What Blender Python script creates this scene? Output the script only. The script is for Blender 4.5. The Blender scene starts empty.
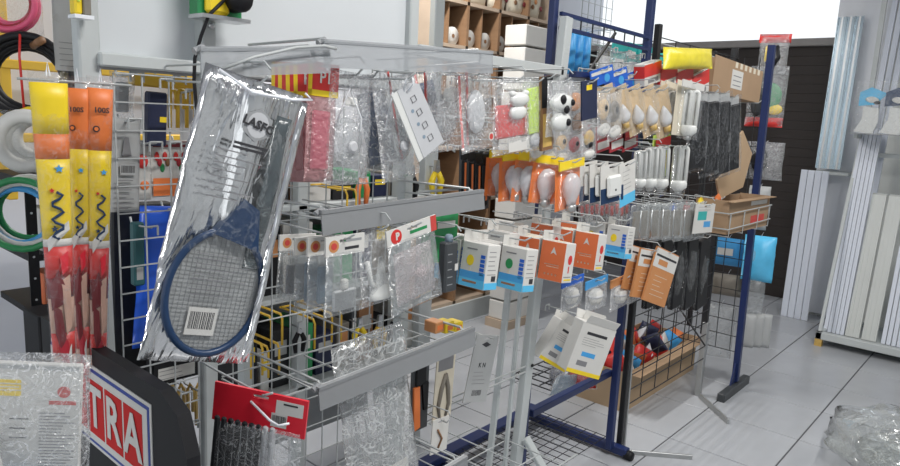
import bpy, math, random
from mathutils import Vector, Matrix, noise

# ------------------------------------------------------------------ camera, world, light, exposure
SC = bpy.context.scene
COL = SC.collection
FPX = 680.8
PITCH, ROLL, YAW, HCAM = math.radians(9.91), math.radians(2.775), math.radians(40.92), 1.457
_fw = Vector((math.cos(YAW), math.sin(YAW), 0)); _rt = Vector((math.sin(YAW), -math.cos(YAW), 0)); _up = Vector((0, 0, 1))
_F = _fw * math.cos(PITCH) - _up * math.sin(PITCH)
_U0 = _up * math.cos(PITCH) + _fw * math.sin(PITCH)
_R = _rt * math.cos(ROLL) + _U0 * math.sin(ROLL)
_U = _U0 * math.cos(ROLL) - _rt * math.sin(ROLL)
cam_data = bpy.data.cameras.new('camera'); cam = bpy.data.objects.new('camera', cam_data); COL.objects.link(cam)
cam_data.sensor_width = 36; cam_data.lens = FPX / 900 * 36; cam_data.clip_start = 0.02
cam.matrix_world = Matrix(((_R.x, _U.x, -_F.x, 0), (_R.y, _U.y, -_F.y, 0), (_R.z, _U.z, -_F.z, HCAM), (0, 0, 0, 1)))
SC.camera = cam

world = bpy.data.worlds.new('daylight'); SC.world = world; world.use_nodes = True
world.node_tree.nodes['Background'].inputs[0].default_value = (0.93, 0.97, 1.0, 1)
world.node_tree.nodes['Background'].inputs[1].default_value = 1.0
SC.view_settings.view_transform = 'Standard'; SC.view_settings.look = 'None'
SC.view_settings.gamma = 1; SC.view_settings.use_curve_mapping = False
SC.view_settings.exposure = 0.22
SC.cycles.transparent_max_bounces = 40
SC.cycles.max_bounces = 8

def area_light(name, loc, sx, sy, power, aim):
    l = bpy.data.lights.new(name, 'AREA'); l.shape = 'RECTANGLE'; l.size = sx; l.size_y = sy; l.energy = power
    l.color = (1.0, 0.98, 0.95)
    o = bpy.data.objects.new(name, l); COL.objects.link(o); o.location = loc
    d = Vector(aim) - Vector(loc); o.rotation_euler = d.to_track_quat('-Z', 'Y').to_euler()
    return o
# fluorescent battens under the ceiling of the aisle in front of the racks and over the racks
area_light('tube_light', (1.2, -0.3, 2.9), 1.2, 0.14, 45, (1.2, 0.1, 0))
area_light('tube_light', (3.4, 0.0, 2.9), 1.2, 0.14, 24, (3.4, 0.3, 0))
area_light('tube_light', (2.6, 2.6, 2.9), 1.2, 0.14, 45, (2.6, 2.6, 0))

def P(u, v, Y):
    """world point on the plane y = Y that the pixel of the photograph looks at"""
    d = _F + _R * ((u - 450) / FPX) + _U * ((233 - v) / FPX)
    return Vector((0, 0, HCAM)) + d * (Y / d.y)
def PX(u, v, X):
    d = _F + _R * ((u - 450) / FPX) + _U * ((233 - v) / FPX)
    return Vector((0, 0, HCAM)) + d * (X / d.x)
def PZ(u, v, Z):
    d = _F + _R * ((u - 450) / FPX) + _U * ((233 - v) / FPX)
    return Vector((0, 0, HCAM)) + d * ((Z - HCAM) / d.z)

# ------------------------------------------------------------------ materials
def mat(name, col, rough=0.5, metal=0.0, alpha=1.0, var=0.10, scale=14.0, bump=0.0, bscale=60.0, emis=0.0, distort=0.0, spec=0.5, stretch=None):
    m = bpy.data.materials.new(name); m.use_nodes = True
    nt = m.node_tree; b = nt.nodes['Principled BSDF']
    tc = nt.nodes.new('ShaderNodeTexCoord')
    src = tc.outputs['Object']
    if stretch:
        mp = nt.nodes.new('ShaderNodeMapping'); mp.inputs['Scale'].default_value = stretch
        nt.links.new(src, mp.inputs[0]); src = mp.outputs[0]
    n = nt.nodes.new('ShaderNodeTexNoise'); n.inputs['Scale'].default_value = scale; n.inputs['Detail'].default_value = 3
    nt.links.new(src, n.inputs['Vector'])
    mix = nt.nodes.new('ShaderNodeMix'); mix.data_type = 'RGBA'
    c0 = [max(0, c * (1 - var)) for c in col] + [1]; c1 = [min(1, c * (1 + var)) for c in col] + [1]
    mix.inputs[6].default_value = c0; mix.inputs[7].default_value = c1
    nt.links.new(n.outputs['Fac'], mix.inputs[0]); nt.links.new(mix.outputs[2], b.inputs['Base Color'])
    b.inputs['Roughness'].default_value = rough; b.inputs['Metallic'].default_value = metal; b.inputs['Alpha'].default_value = alpha
    b.inputs['Specular IOR Level'].default_value = spec
    if emis:
        b.inputs['Emission Color'].default_value = (*col, 1); b.inputs['Emission Strength'].default_value = emis
    if bump:
        n2 = nt.nodes.new('ShaderNodeTexNoise'); n2.inputs['Scale'].default_value = bscale; n2.inputs['Detail'].default_value = 2
        n2.inputs['Distortion'].default_value = distort
        nt.links.new(src, n2.inputs['Vector'])
        bp = nt.nodes.new('ShaderNodeBump'); bp.inputs['Strength'].default_value = bump; bp.inputs['Distance'].default_value = 0.01
        nt.links.new(n2.outputs['Fac'], bp.inputs['Height']); nt.links.new(bp.outputs['Normal'], b.inputs['Normal'])
    return m
M = {}
def mk(key, *a, **k): M[key] = mat(key, *a, **k)
mk('white_paint', (0.50, 0.53, 0.53), 0.45, var=0.06, scale=6)
mk('white_wire', (0.43, 0.45, 0.45), 0.4, var=0.08)
mk('white_board', (0.64, 0.67, 0.69), 0.25, var=0.04, scale=2)
mk('white_gloss', (0.82, 0.84, 0.88), 0.2, var=0.03)
mk('navy_paint', (0.010, 0.022, 0.095), 0.4, var=0.15)
mk('black_paint', (0.015, 0.015, 0.017), 0.45, var=0.2)
mk('yellow_paint', (0.72, 0.45, 0.04), 0.5, var=0.12)
mk('zinc', (0.42, 0.43, 0.43), 0.35, metal=0.6, var=0.15)
mk('steel', (0.55, 0.56, 0.57), 0.3, metal=0.9, var=0.1)
mk('chrome_strip', (0.42, 0.50, 0.55), 0.2, metal=0.9, var=0.6, scale=30, stretch=(1, 4, 0.08))
mk('tile', (0.43, 0.445, 0.47), 0.22, var=0.13, scale=3.5, bump=0.02, bscale=8)
mk('grout', (0.07, 0.07, 0.075), 0.8, var=0.2)
mk('wall_white', (0.66, 0.68, 0.74), 0.7, var=0.04, scale=2)
mk('wall_grey', (0.50, 0.52, 0.53), 0.7, var=0.08, scale=3)
mk('dark_shutter', (0.028, 0.021, 0.019), 0.6, var=0.35, scale=5)
mk('beam_grey', (0.32, 0.30, 0.29), 0.7, var=0.1)
mk('pvc_white', (0.70, 0.74, 0.82), 0.35, var=0.05, scale=4, stretch=(1, 1, 0.1))
mk('pvc_cream', (0.60, 0.62, 0.60), 0.45, var=0.06, scale=4)
def mk_film(key, tint, haze, base=0.05, gain=1.6, rough=0.08, bump=0.55, bscale=24.0, distort=1.2, crease_glint=0.0):
    """clear plastic: transparent, with wrinkled fresnel gloss a little milky haze, and pale crease streaks that paint in glints"""
    m = bpy.data.materials.new(key); m.use_nodes = True; nt = m.node_tree; nt.nodes.clear(); N = nt.nodes.new; Lk = nt.links.new
    out = N('ShaderNodeOutputMaterial'); tr = N('ShaderNodeBsdfTransparent'); gl = N('ShaderNodeBsdfGlossy'); df = N('ShaderNodeBsdfDiffuse')
    tr.inputs[0].default_value = (*[min(1, .86 + .13 * c) for c in tint], 1); gl.inputs[0].default_value = (1, 1, 1, 1); gl.inputs['Roughness'].default_value = rough; df.inputs[0].default_value = (*tint, 1)
    tc = N('ShaderNodeTexCoord'); no = N('ShaderNodeTexNoise'); no.inputs['Scale'].default_value = bscale; no.inputs['Detail'].default_value = 3; no.inputs['Distortion'].default_value = distort; Lk(tc.outputs['Object'], no.inputs['Vector'])
    bp = N('ShaderNodeBump'); bp.inputs['Strength'].default_value = bump; bp.inputs['Distance'].default_value = .008; Lk(no.outputs['Fac'], bp.inputs['Height'])
    fr = N('ShaderNodeLayerWeight'); fr.inputs['Blend'].default_value = .5; Lk(bp.outputs[0], fr.inputs['Normal']); Lk(bp.outputs[0], gl.inputs['Normal'])
    pw = N('ShaderNodeMath'); pw.operation = 'POWER'; pw.inputs[1].default_value = 4.0; Lk(fr.outputs['Facing'], pw.inputs[0])
    ma = N('ShaderNodeMath'); ma.operation = 'MULTIPLY_ADD'; ma.use_clamp = True; ma.inputs[1].default_value = .9 * gain; ma.inputs[2].default_value = .045 * gain + base; Lk(pw.outputs[0], ma.inputs[0])
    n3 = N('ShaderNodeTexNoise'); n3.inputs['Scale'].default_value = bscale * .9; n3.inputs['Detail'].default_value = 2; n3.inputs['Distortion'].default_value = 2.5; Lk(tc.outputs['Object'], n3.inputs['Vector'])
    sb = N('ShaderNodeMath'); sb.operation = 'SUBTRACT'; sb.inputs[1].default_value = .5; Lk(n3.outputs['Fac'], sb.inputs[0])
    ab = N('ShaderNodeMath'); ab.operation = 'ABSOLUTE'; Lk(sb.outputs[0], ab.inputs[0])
    mr = N('ShaderNodeMapRange'); mr.inputs['From Min'].default_value = 0; mr.inputs['From Max'].default_value = .035; mr.inputs['To Min'].default_value = min(.8, haze + crease_glint); mr.inputs['To Max'].default_value = haze; Lk(ab.outputs[0], mr.inputs['Value'])  # whitened crinkle lines, painted in place of highlights on the plastic
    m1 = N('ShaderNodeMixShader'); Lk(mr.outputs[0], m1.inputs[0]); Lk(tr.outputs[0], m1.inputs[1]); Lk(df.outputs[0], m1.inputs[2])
    m2 = N('ShaderNodeMixShader'); Lk(ma.outputs[0], m2.inputs[0]); Lk(m1.outputs[0], m2.inputs[1]); Lk(gl.outputs[0], m2.inputs[2]); Lk(m2.outputs[0], out.inputs[0]); M[key] = m
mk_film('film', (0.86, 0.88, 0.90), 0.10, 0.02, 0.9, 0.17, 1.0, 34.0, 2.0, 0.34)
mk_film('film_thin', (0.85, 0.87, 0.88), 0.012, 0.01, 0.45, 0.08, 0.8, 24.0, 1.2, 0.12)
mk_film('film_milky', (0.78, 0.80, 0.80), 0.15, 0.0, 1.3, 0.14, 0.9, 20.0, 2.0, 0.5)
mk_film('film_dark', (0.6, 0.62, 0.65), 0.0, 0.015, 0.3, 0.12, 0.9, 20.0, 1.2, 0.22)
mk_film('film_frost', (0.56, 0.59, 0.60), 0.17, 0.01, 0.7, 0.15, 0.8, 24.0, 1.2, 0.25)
mk('film_smoke', (0.09, 0.11, 0.12), 0.2, alpha=0.75, var=0.5, scale=30, bump=0.8, bscale=30)
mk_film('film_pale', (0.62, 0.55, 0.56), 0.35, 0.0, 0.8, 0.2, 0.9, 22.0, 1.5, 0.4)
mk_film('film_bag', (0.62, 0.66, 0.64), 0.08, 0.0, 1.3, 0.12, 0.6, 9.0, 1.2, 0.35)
mk('film_pink', (0.50, 0.27, 0.28), 0.2, alpha=0.5, var=0.15, bump=0.9, bscale=90)
mk('strip_grey', (0.27, 0.28, 0.29), 0.25, alpha=0.85, var=0.06, scale=5)
mk('strip_clear', (0.40, 0.42, 0.44), 0.2, alpha=0.5, var=0.05, scale=5)
mk('foil', (0.86, 0.86, 0.87), 0.15, metal=1.0, var=0.25, scale=12, bump=0.9, bscale=15, distort=2.5, stretch=(1.5, 1, 0.35))
mk('card_white', (0.64, 0.63, 0.60), 0.6, var=0.05)
mk('card_cream', (0.68, 0.62, 0.50), 0.65, var=0.08)
mk('card_grey', (0.40, 0.41, 0.41), 0.6, var=0.06)
mk('cardboard', (0.36, 0.24, 0.145), 0.8, var=0.12, scale=9)
mk('cardboard_light', (0.45, 0.32, 0.20), 0.8, var=0.1, scale=9)
mk('red', (0.62, 0.035, 0.03), 0.4, var=0.12)
mk('red_sign', (0.55, 0.02, 0.02), 0.6, var=0.06, spec=0.2)
mk('red_deep', (0.40, 0.02, 0.035), 0.4, var=0.15)
mk('red_bright', (0.75, 0.02, 0.04), 0.35, var=0.1)
mk('orange', (0.78, 0.20, 0.05), 0.45, var=0.1)
mk('orange_box', (0.72, 0.165, 0.055), 0.5, var=0.08)
mk('orange_brown', (0.55, 0.24, 0.09), 0.5, var=0.12)
mk('yellow', (0.85, 0.62, 0.02), 0.4, var=0.1)
mk('yellow_bag', (0.80, 0.68, 0.04), 0.35, var=0.2, scale=30)
mk('lime', (0.55, 0.75, 0.10), 0.4, var=0.15)
mk('green', (0.02, 0.25, 0.08), 0.4, var=0.15)
mk('teal', (0.02, 0.40, 0.38), 0.4, var=0.12)
mk('teal_dark', (0.02, 0.10, 0.11), 0.4, var=0.15)
mk('blue', (0.02, 0.12, 0.55), 0.4, var=0.12)
mk('blue_bag', (0.015, 0.10, 0.62), 0.3, var=0.2, scale=6, bump=0.4, bscale=14)
mk('blue_light', (0.06, 0.34, 0.70), 0.4, var=0.15)
mk('cyan', (0.10, 0.50, 0.80), 0.35, var=0.15)
mk('navy_sign', (0.02, 0.05, 0.30), 0.4)
mk('navy', (0.012, 0.018, 0.055), 0.5, var=0.2)
mk('navy_blue', (0.012, 0.038, 0.10), 0.35, var=0.2)
mk('black', (0.009, 0.009, 0.011), 0.5, var=0.25, spec=0.3)
mk('black_soft', (0.012, 0.013, 0.016), 0.6, var=0.3, bump=0.3, bscale=40)
mk('charcoal', (0.05, 0.055, 0.06), 0.5, var=0.2)
mk('grey', (0.30, 0.31, 0.32), 0.5, var=0.12)
mk('grey_light', (0.52, 0.53, 0.55), 0.5, var=0.1)
mk('grey_blue', (0.22, 0.29, 0.36), 0.45, var=0.2)
mk('grey_brown', (0.20, 0.18, 0.15), 0.5, var=0.2)
mk('brown', (0.22, 0.11, 0.05), 0.6, var=0.25)
mk('beige', (0.62, 0.46, 0.28), 0.55, var=0.15)
mk('gold', (0.55, 0.36, 0.10), 0.4, var=0.25, scale=40)
mk('skin_print', (0.58, 0.36, 0.28), 0.5, var=0.3, scale=30)
mk('maroon', (0.16, 0.02, 0.025), 0.45, var=0.3)
mk('bulb_white', (0.70, 0.71, 0.69), 0.25, var=0.02)
mk('bulb_clear', (0.75, 0.78, 0.82), 0.1, alpha=0.65, var=0.05, spec=0.9)
mk('wood', (0.26, 0.15, 0.08), 0.6, var=0.2, scale=8, stretch=(1, 1, 6))
mk('wood_light', (0.46, 0.36, 0.27), 0.6, var=0.15, scale=8)
mk('purple', (0.09, 0.05, 0.25), 0.4, var=0.4, scale=25)
mk('ink', (0.03, 0.03, 0.035), 0.6, var=0.1)
mk('ink_grey', (0.22, 0.22, 0.23), 0.6, var=0.1)
mk('ink_red', (0.55, 0.06, 0.05), 0.6, var=0.1)
mk('pink', (0.70, 0.10, 0.20), 0.35, var=0.15)

# ------------------------------------------------------------------ mesh building
class MB:
    def __init__(s): s.v = []; s.f = []
    def add(s, vs, fs):
        o = len(s.v); s.v += [tuple(p) for p in vs]; s.f += [tuple(i + o for i in f) for f in fs]; return s
    def box(s, x0, x1, y0, y1, z0, z1, mtx=None, bev=0.0):
        if bev > 0:
            b = min(bev, abs(x1 - x0) * .45, abs(y1 - y0) * .45, abs(z1 - z0) * .45)
            # chamfered box: 24 vertices
            vs = []; idx = {}
            for i, X in enumerate((x0, x1)):
                for j, Y in enumerate((y0, y1)):
                    for k, Z in enumerate((z0, z1)):
                        sx, sy, sz = (1, -1)[i], (1, -1)[j], (1, -1)[k]
                        for a in range(3):
                            d = [b * sx, b * sy, b * sz]; d[a] = 0
                            idx[(i, j, k, a)] = len(vs); vs.append((X + d[0], Y + d[1], Z + d[2]))
            fs = []
            for a in range(3):
                o1, o2 = (a + 1) % 3, (a + 2) % 3
                for e in (0, 1):
                    q = []
                    for (p, r) in ((0, 0), (1, 0), (1, 1), (0, 1)):
                        c = [0, 0, 0]; c[a] = e; c[o1] = p; c[o2] = r; q.append(idx[(*c, a)])
                    fs.append(q if e else q[::-1])
            for a in range(3):
                o1, o2 = (a + 1) % 3, (a + 2) % 3
                for p in (0, 1):
                    for r in (0, 1):
                        c0 = [0, 0, 0]; c0[o1] = p; c0[o2] = r; c1 = list(c0); c1[a] = 1
                        q = [idx[(*c0, o1)], idx[(*c1, o1)], idx[(*c1, o2)], idx[(*c0, o2)]]
                        fs.append(q if (p == r) == False else q[::-1])
            for i in (0, 1):
                for j in (0, 1):
                    for k in (0, 1):
                        q = [idx[(i, j, k, 0)], idx[(i, j, k, 1)], idx[(i, j, k, 2)]]
                        fs.append(q if (i + j + k) % 2 else q[::-1])
        else:
            vs = [(x, y, z) for x in (x0, x1) for y in (y0, y1) for z in (z0, z1)]
            fs = [(0, 1, 3, 2), (4, 6, 7, 5), (0, 4, 5, 1), (2, 3, 7, 6), (0, 2, 6, 4), (1, 5, 7, 3)]
        if mtx: vs = [mtx @ Vector(p) for p in vs]
        return s.add(vs, fs)
    def bar(s, a, b, wx, wy, bev=0.0):
        """rectangular bar from a to b; wx across in the horizontal, wy the other way"""
        a = Vector(a); b = Vector(b); d = b - a; L = d.length
        z = d.normalized(); ref = Vector((0, 1, 0)) if abs(z.y) < .9 else Vector((0, 0, 1))
        x = ref.cross(z).normalized(); y = z.cross(x)
        m = Matrix((x, y, z)).transposed().to_4x4(); m.translation = a
        return s.box(-wx / 2, wx / 2, -wy / 2, wy / 2, 0, L, m, bev)
    def tube(s, pts, r, n=6, closed=False):
        pts = [Vector(p) for p in pts]; k = len(pts); o = len(s.v); ref = None
        rs = r if isinstance(r, (list, tuple)) else [r] * k
        for i, p in enumerate(pts):
            if closed: d = pts[(i + 1) % k] - pts[i - 1]
            else: d = pts[min(i + 1, k - 1)] - pts[max(i - 1, 0)]
            if d.length < 1e-9: d = Vector((0, 0, 1))
            d.normalize()
            if ref is None:
                ref = d.orthogonal().normalized()
            x = (ref - d * ref.dot(d))
            if x.length < 1e-6: x = d.orthogonal()
            x.normalize(); ref = x; y = d.cross(x)
            for q in range(n):
                t = 2 * math.pi * q / n; s.v.append(tuple(p + (x * math.cos(t) + y * math.sin(t)) * rs[i]))
        for i in range(k if closed else k - 1):
            j = (i + 1) % k
            for q in range(n):
                s.f.append((o + i * n + q, o + i * n + (q + 1) % n, o + j * n + (q + 1) % n, o + j * n + q))
        if not closed:
            s.f.append(tuple(o + q for q in range(n))[::-1]); s.f.append(tuple(o + (k - 1) * n + q for q in range(n)))
        return s
    def lathe(s, prof, n=14, c=(0, 0, 0), mtx=None, sx=1.0, sy=1.0):
        """profile of (radius, z) turned about the z axis"""
        o = len(s.v); c = Vector(c)
        for (r, z) in prof:
            for q in range(n):
                t = 2 * math.pi * q / n; p = Vector((r * math.cos(t) * sx, r * math.sin(t) * sy, z)) + c
                s.v.append(tuple(mtx @ p if mtx else p))
        for i in range(len(prof) - 1):
            for q in range(n):
                s.f.append((o + i * n + q, o + i * n + (q + 1) % n, o + (i + 1) * n + (q + 1) % n, o + (i + 1) * n + q))
        s.f.append(tuple(o + q for q in range(n))[::-1]); s.f.append(tuple(o + (len(prof) - 1) * n + q for q in range(n)))
        return s
    def blob(s, c, rx, ry, rz, n=12, m=8):
        prof = [(max(.02, math.sin(math.pi * i / m)), -math.cos(math.pi * i / m)) for i in range(m + 1)]
        mt = Matrix.Translation(Vector(c)) @ Matrix.Diagonal((rx, ry, rz, 1))
        return s.lathe(prof, n, mtx=mt)
    def sheet(s, w, h, t, nx=10, nz=16, seed=0, wr=0.0, taper=1.0, pw=0.5, top=0.0, x0=0.0):
        """pillow pouch hanging from z=top down to top-h, flat sealed rim, wrinkled"""
        o = len(s.v); R = random.Random(seed); ox = R.uniform(0, 50)
        def prof(a): return max(0.0, math.sin(math.pi * a)) ** pw
        for side in (-1, 1):
            for i in range(nx + 1):
                for k in range(nz + 1):
                    a, b = i / nx, k / nz
                    ww = w * (1 + (taper - 1) * b)
                    x = (a - .5) * ww + x0; z = top - h * b
                    th = t * .5 * prof(a) * prof(b)
                    nz_ = noise.noise(Vector((x * 22 + ox, side * 3.1, z * 16))) + .5 * noise.noise(Vector((x * 60 + ox, side * 3.1, z * 40)))
                    nz_ += 1.1 * (.5 - abs(noise.noise(Vector((x * 34 + ox, side * 5.3 + z * 9, z * 30))))* 2)
                    edge = min(1, 6 * min(a, 1 - a, b, 1 - b))
                    y = side * (th + wr * nz_ * edge * .6) + wr * 1.2 * noise.noise(Vector((x * 9 + ox, 7.7, z * 9)))
                    s.v.append((x + wr * .5 * noise.noise(Vector((ox, z * 25, 1.0))) , y, z))
        st = (nx + 1) * (nz + 1)
        for i in range(nx):
            for k in range(nz):
                q = (o + i * (nz + 1) + k, o + (i + 1) * (nz + 1) + k, o + (i + 1) * (nz + 1) + k + 1, o + i * (nz + 1) + k + 1)
                s.f.append(q[::-1]); s.f.append(tuple(p + st for p in q))
        rim = [(i, 0) for i in range(nx)] + [(nx, k) for k in range(nz)] + [(i, nz) for i in range(nx, 0, -1)] + [(0, k) for k in range(nz, 0, -1)]
        for a in range(len(rim)):
            p, q = rim[a], rim[(a + 1) % len(rim)]
            i0, i1 = o + p[0] * (nz + 1) + p[1], o + q[0] * (nz + 1) + q[1]
            s.f.append((i0, i1, i1 + st, i0 + st))
        return s
    def poly(s, pts, y0, y1):
        """outline of (x, z) points extruded from y0 to y1"""
        n = len(pts); o = len(s.v)
        for y in (y0, y1):
            for (x, z) in pts: s.v.append((x, y, z))
        s.f.append(tuple(o + i for i in range(n))); s.f.append(tuple(o + n + i for i in range(n))[::-1])
        for i in range(n):
            j = (i + 1) % n; s.f.append((o + i, o + n + i, o + n + j, o + j))
        return s
    def xform(s, mtx):
        s.v = [tuple(mtx @ Vector(p)) for p in s.v]; return s
    def mesh(s, name, m, smooth=False):
        me = bpy.data.meshes.new(name); me.from_pydata(s.v, [], s.f); me.materials.append(M[m] if isinstance(m, str) else m)
        me.update()
        if smooth:
            me.polygons.foreach_set('use_smooth', [True] * len(me.polygons))
        return me
    def build(s, name, m, parent=None, smooth=False, label=None):
        o = bpy.data.objects.new(name, s.mesh(name, m, smooth)); COL.objects.link(o)
        if parent is not None: o.parent = parent
        if label: o['label'] = label
        return o

def text_mb(body, size, bold=0.0):
    c = bpy.data.curves.new('lettering', 'FONT'); c.body = body; c.size = size; c.align_x = 'CENTER'; c.align_y = 'CENTER'
    c.extrude = 0.0003; c.offset = bold; c.resolution_u = 2
    o = bpy.data.objects.new('lettering', c); COL.objects.link(o)
    dg = bpy.context.evaluated_depsgraph_get(); me = o.evaluated_get(dg).to_mesh()
    b = MB(); vs = [(v.co.x, -v.co.z, v.co.y) for v in me.vertices]; fs = [tuple(p.vertices) for p in me.polygons]
    b.add(vs, fs); o.evaluated_get(dg).to_mesh_clear()
    bpy.data.objects.remove(o); bpy.data.curves.remove(c)
    return b      # lies in the x-z plane, reads from -y
_tcache = {}
def text(body, size, m, parent, x, y, z, bold=0.0, roll=0.0, name='lettering'):
    key = (body, round(size, 5), bold)
    if key not in _tcache: _tcache[key] = text_mb(body, size, bold)
    b = MB(); b.add(_tcache[key].v, _tcache[key].f)
    b.xform(Matrix.Translation((x, y, z)) @ Matrix.Rotation(roll, 4, 'Y'))
    return b.build(name, m, parent)

def empty(name, loc=(0, 0, 0), rot=(0, 0, 0)):
    o = bpy.data.objects.new(name, None); COL.objects.link(o); o.location = loc; o.rotation_euler = rot; o.empty_display_size = .05
    return o
def tag(o, label, cat, group=None):
    o['label'] = label; o['category'] = cat
    if group: o['group'] = group
    return o
def struct(o, label=None):
    o['kind'] = 'structure'
    if label: o['label'] = label
    return o
def copy_tree(o, parent=None):
    c = o.copy(); COL.objects.link(c); c.parent = parent
    for ch in [x for x in o.children]: copy_tree(ch, c)
    return c
def fit(tu, tv, bu, bv, wpx, Y):
    """place, width, length and tilt of a thing hanging in the plane y=Y: pixel of its top centre, of its bottom centre, width in pixels"""
    a = P(tu, tv, Y); b = P(bu, bv, Y); d = b - a
    h = math.hypot(d.x, d.z); tilt = math.atan2(-d.x, -d.z)
    mu, mv = (tu + bu) / 2, (tv + bv) / 2
    w = (P(mu + wpx / 2, mv, Y) - P(mu - wpx / 2, mv, Y)).x
    return a, w, h, tilt
random.seed(4)
# ================================================================== THE SETTING
fl = MB().box(-2.6, 8.5, -2.2, 6.2, -0.05, -0.004).build('floor', 'grout'); struct(fl, 'light grey tiled shop floor with dark joints')
TS, TX, TY = 0.45, 4.786, 1.157
tile_me = MB().box(0.003, TS - 0.003, 0.003, TS - 0.003, -0.012, 0.0, bev=0.002).mesh('tile', 'tile')
cand = []
for i in range(-17, 9):
    for j in range(-8, 12):
        x, y = TX + i * TS, TY + j * TS
        if x < -2.6 or x + TS > 8.5 or y < -2.2 or y + TS > 6.2: continue
        c = Vector((x + TS / 2, y + TS / 2, -HCAM)); dp = c.dot(_F)
        inside = dp > .2 and -80 < 450 + FPX * c.dot(_R) / dp < 980 and -50 < 233 - FPX * c.dot(_U) / dp < 560
        cand.append((0 if inside else 1, c.length, x, y))
cand.sort()
far = MB()
for n, (ins, L, x, y) in enumerate(cand):
    if n < 240 and not ins:
        o = bpy.data.objects.new('tile', tile_me); COL.objects.link(o); o.location = (x, y, 0); o.parent = fl
    else:
        far.box(x + .003, x + TS - .003, y + .003, y + TS - .003, -.012, 0)
if far.v:
    o = far.build('tile_field', 'tile', fl); o['kind'] = 'stuff'

struct(MB().box(1.95, 6.6, 3.75, 3.85, 0, 3.0).build('wall_back', 'wall_white'), 'plain white back wall of the shop')
struct(MB().box(-2.6, 2.05, 5.7, 5.8, 0, 3.0).build('wall_left', 'wall_grey'), 'grey-white wall far behind the yellow racking')
struct(MB().box(1.95, 2.05, 3.85, 5.7, 0, 3.0).build('wall_return', 'wall_grey'), 'grey-white wall return at the back')
struct(MB().box(-2.6, 5.9, -2.3, -2.2, 0, 3.0).build('wall_front', 'wall_grey'), 'unseen grey wall added behind the viewer to darken reflections')  # added out of view to darken reflections and reduce frontal fill
# dark roller shutter between the racks and the white panels, with a beam over it
sh = MB().box(6.34, 6.42, 1.44, 3.75, 0, 2.15).build('wall_side', 'dark_shutter'); struct(sh, 'dark brown roller shutter wall')
sl_me = MB().box(-.010, 0, 0, 2.29, 0, .0755, bev=.001).mesh('slat', 'dark_shutter')
for k in range(28):
    o = bpy.data.objects.new('slat', sl_me); COL.objects.link(o); o.location = (6.34, 1.45, .02 + k * .076); o.parent = sh
struct(MB().box(6.26, 6.44, 1.44, 3.75, 2.15, 2.21, bev=.006).build('trim_1', 'beam_grey'), 'grey beam on top of the dark shutter')
struct(MB().box(5.98, 6.10, -2.2, 1.36, 0, 3.0).build('wall_right', 'pvc_cream'), 'pale wall behind the stacked white panels')
struct(MB().box(5.955, 5.98, 1.02, 1.375, 0.02, 2.95, bev=.004).build('door_1', 'white_gloss'), 'flat white door panel beside the dark shutter')

struct(MB().box(-2.6, 6.25, -2.2, 5.8, 3.0, 3.08).build('ceiling', 'wall_white'), 'unseen white shop ceiling added to cut the light from above')  # added out of view; blocks overhead sky light so lower shelves go darker

# ================================================================== WHITE GONDOLA RACK (posts, boards, wire grids)
YR = 1.25
rack = tag(empty('gondola_rack', (0.69, YR, 0)), 'long white wire-grid shop rack running from the left foreground', 'rack')
def rp(mb, name, m='white_paint', **k):
    mb.v = [(x - .69, y - YR, z) for (x, y, z) in mb.v]; return mb.build(name, m, rack, **k)
def slotted_post(a, b, w, d):
    mb = MB().bar(a, b, w, d, .003)
    return mb
posts = [((.505, 1.27, 0), (.485, 1.27, 1.95), .036), ((.69, 1.25, 0), (.70, 1.25, 1.95), .030), ((1.27, 1.26, 0), (1.262, 1.26, 1.95), .032), ((1.835, 1.25, 0), (1.97, 1.25, 1.785), .040)]
for a, b, w in posts:
    rp(slotted_post(a, b, w, .03), 'post')
for px_, z in ((.70, 1.60), (1.915, .62), (.70, 1.2)):
    rp(MB().lathe([(.006, 0), (.006, .004), (.003, .006)], 10, mtx=Matrix.Translation((px_ if px_ < 1 else 1.883, YR - .015 - .004, z)) @ Matrix.Rotation(math.radians(90), 4, 'X')), 'bolt', 'black' if px_ > 1 else 'steel', smooth=True)
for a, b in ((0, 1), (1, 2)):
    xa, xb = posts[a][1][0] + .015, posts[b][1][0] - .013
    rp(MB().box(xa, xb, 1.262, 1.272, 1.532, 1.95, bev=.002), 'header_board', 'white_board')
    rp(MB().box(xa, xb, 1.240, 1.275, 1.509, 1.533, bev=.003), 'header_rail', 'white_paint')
    rp(MB().box(xa, xb, 1.248, 1.275, 1.505, 1.510), 'shadow_gap', 'grey')  # darker strip standing for the line of shade under the header rail
rp(MB().bar((1.275, 1.25, 1.612), (1.955, 1.25, 1.612), .03, .03, .003), 'top_rail')
for x in (.505, .69, 1.27, 1.835):
    rp(MB().box(x - .02, x + .02, 1.27, 1.72, 0, .035, bev=.004), 'foot')
rp(MB().bar((1.868, 1.225, .36), (1.93, .98, .02), .03, .02, .003), 'brace')
rp(MB().bar((1.84, 1.265, 1.02), (1.80, 1.265, .02), .012, .012), 'strut'); rp(MB().bar((1.82, 1.30, .98), (1.745, 1.30, .02), .012, .02), 'strut')
def grid(mb, xa, xb, za, zb, y, dx, dz, r=.0017):
    n = max(1, round((xb - xa) / dx)); m = max(1, round((zb - za) / dz))
    for i in range(n + 1):
        x = xa + (xb - xa) * i / n; mb.tube([(x, y, za), (x, y, zb)], r, 4)
    for k in range(m + 1):
        z = za + (zb - za) * k / m; mb.tube([(xa, y - r * 2, z), (xb, y - r * 2, z)], r, 4)
    return mb
rp(grid(MB(), .525, .675, .45, 1.50, 1.252, .05, .05), 'wire_grid', 'white_wire')
rp(grid(MB(), .71, 1.252, .10, 1.50, 1.262, .05, .075), 'wire_grid', 'white_wire')
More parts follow.
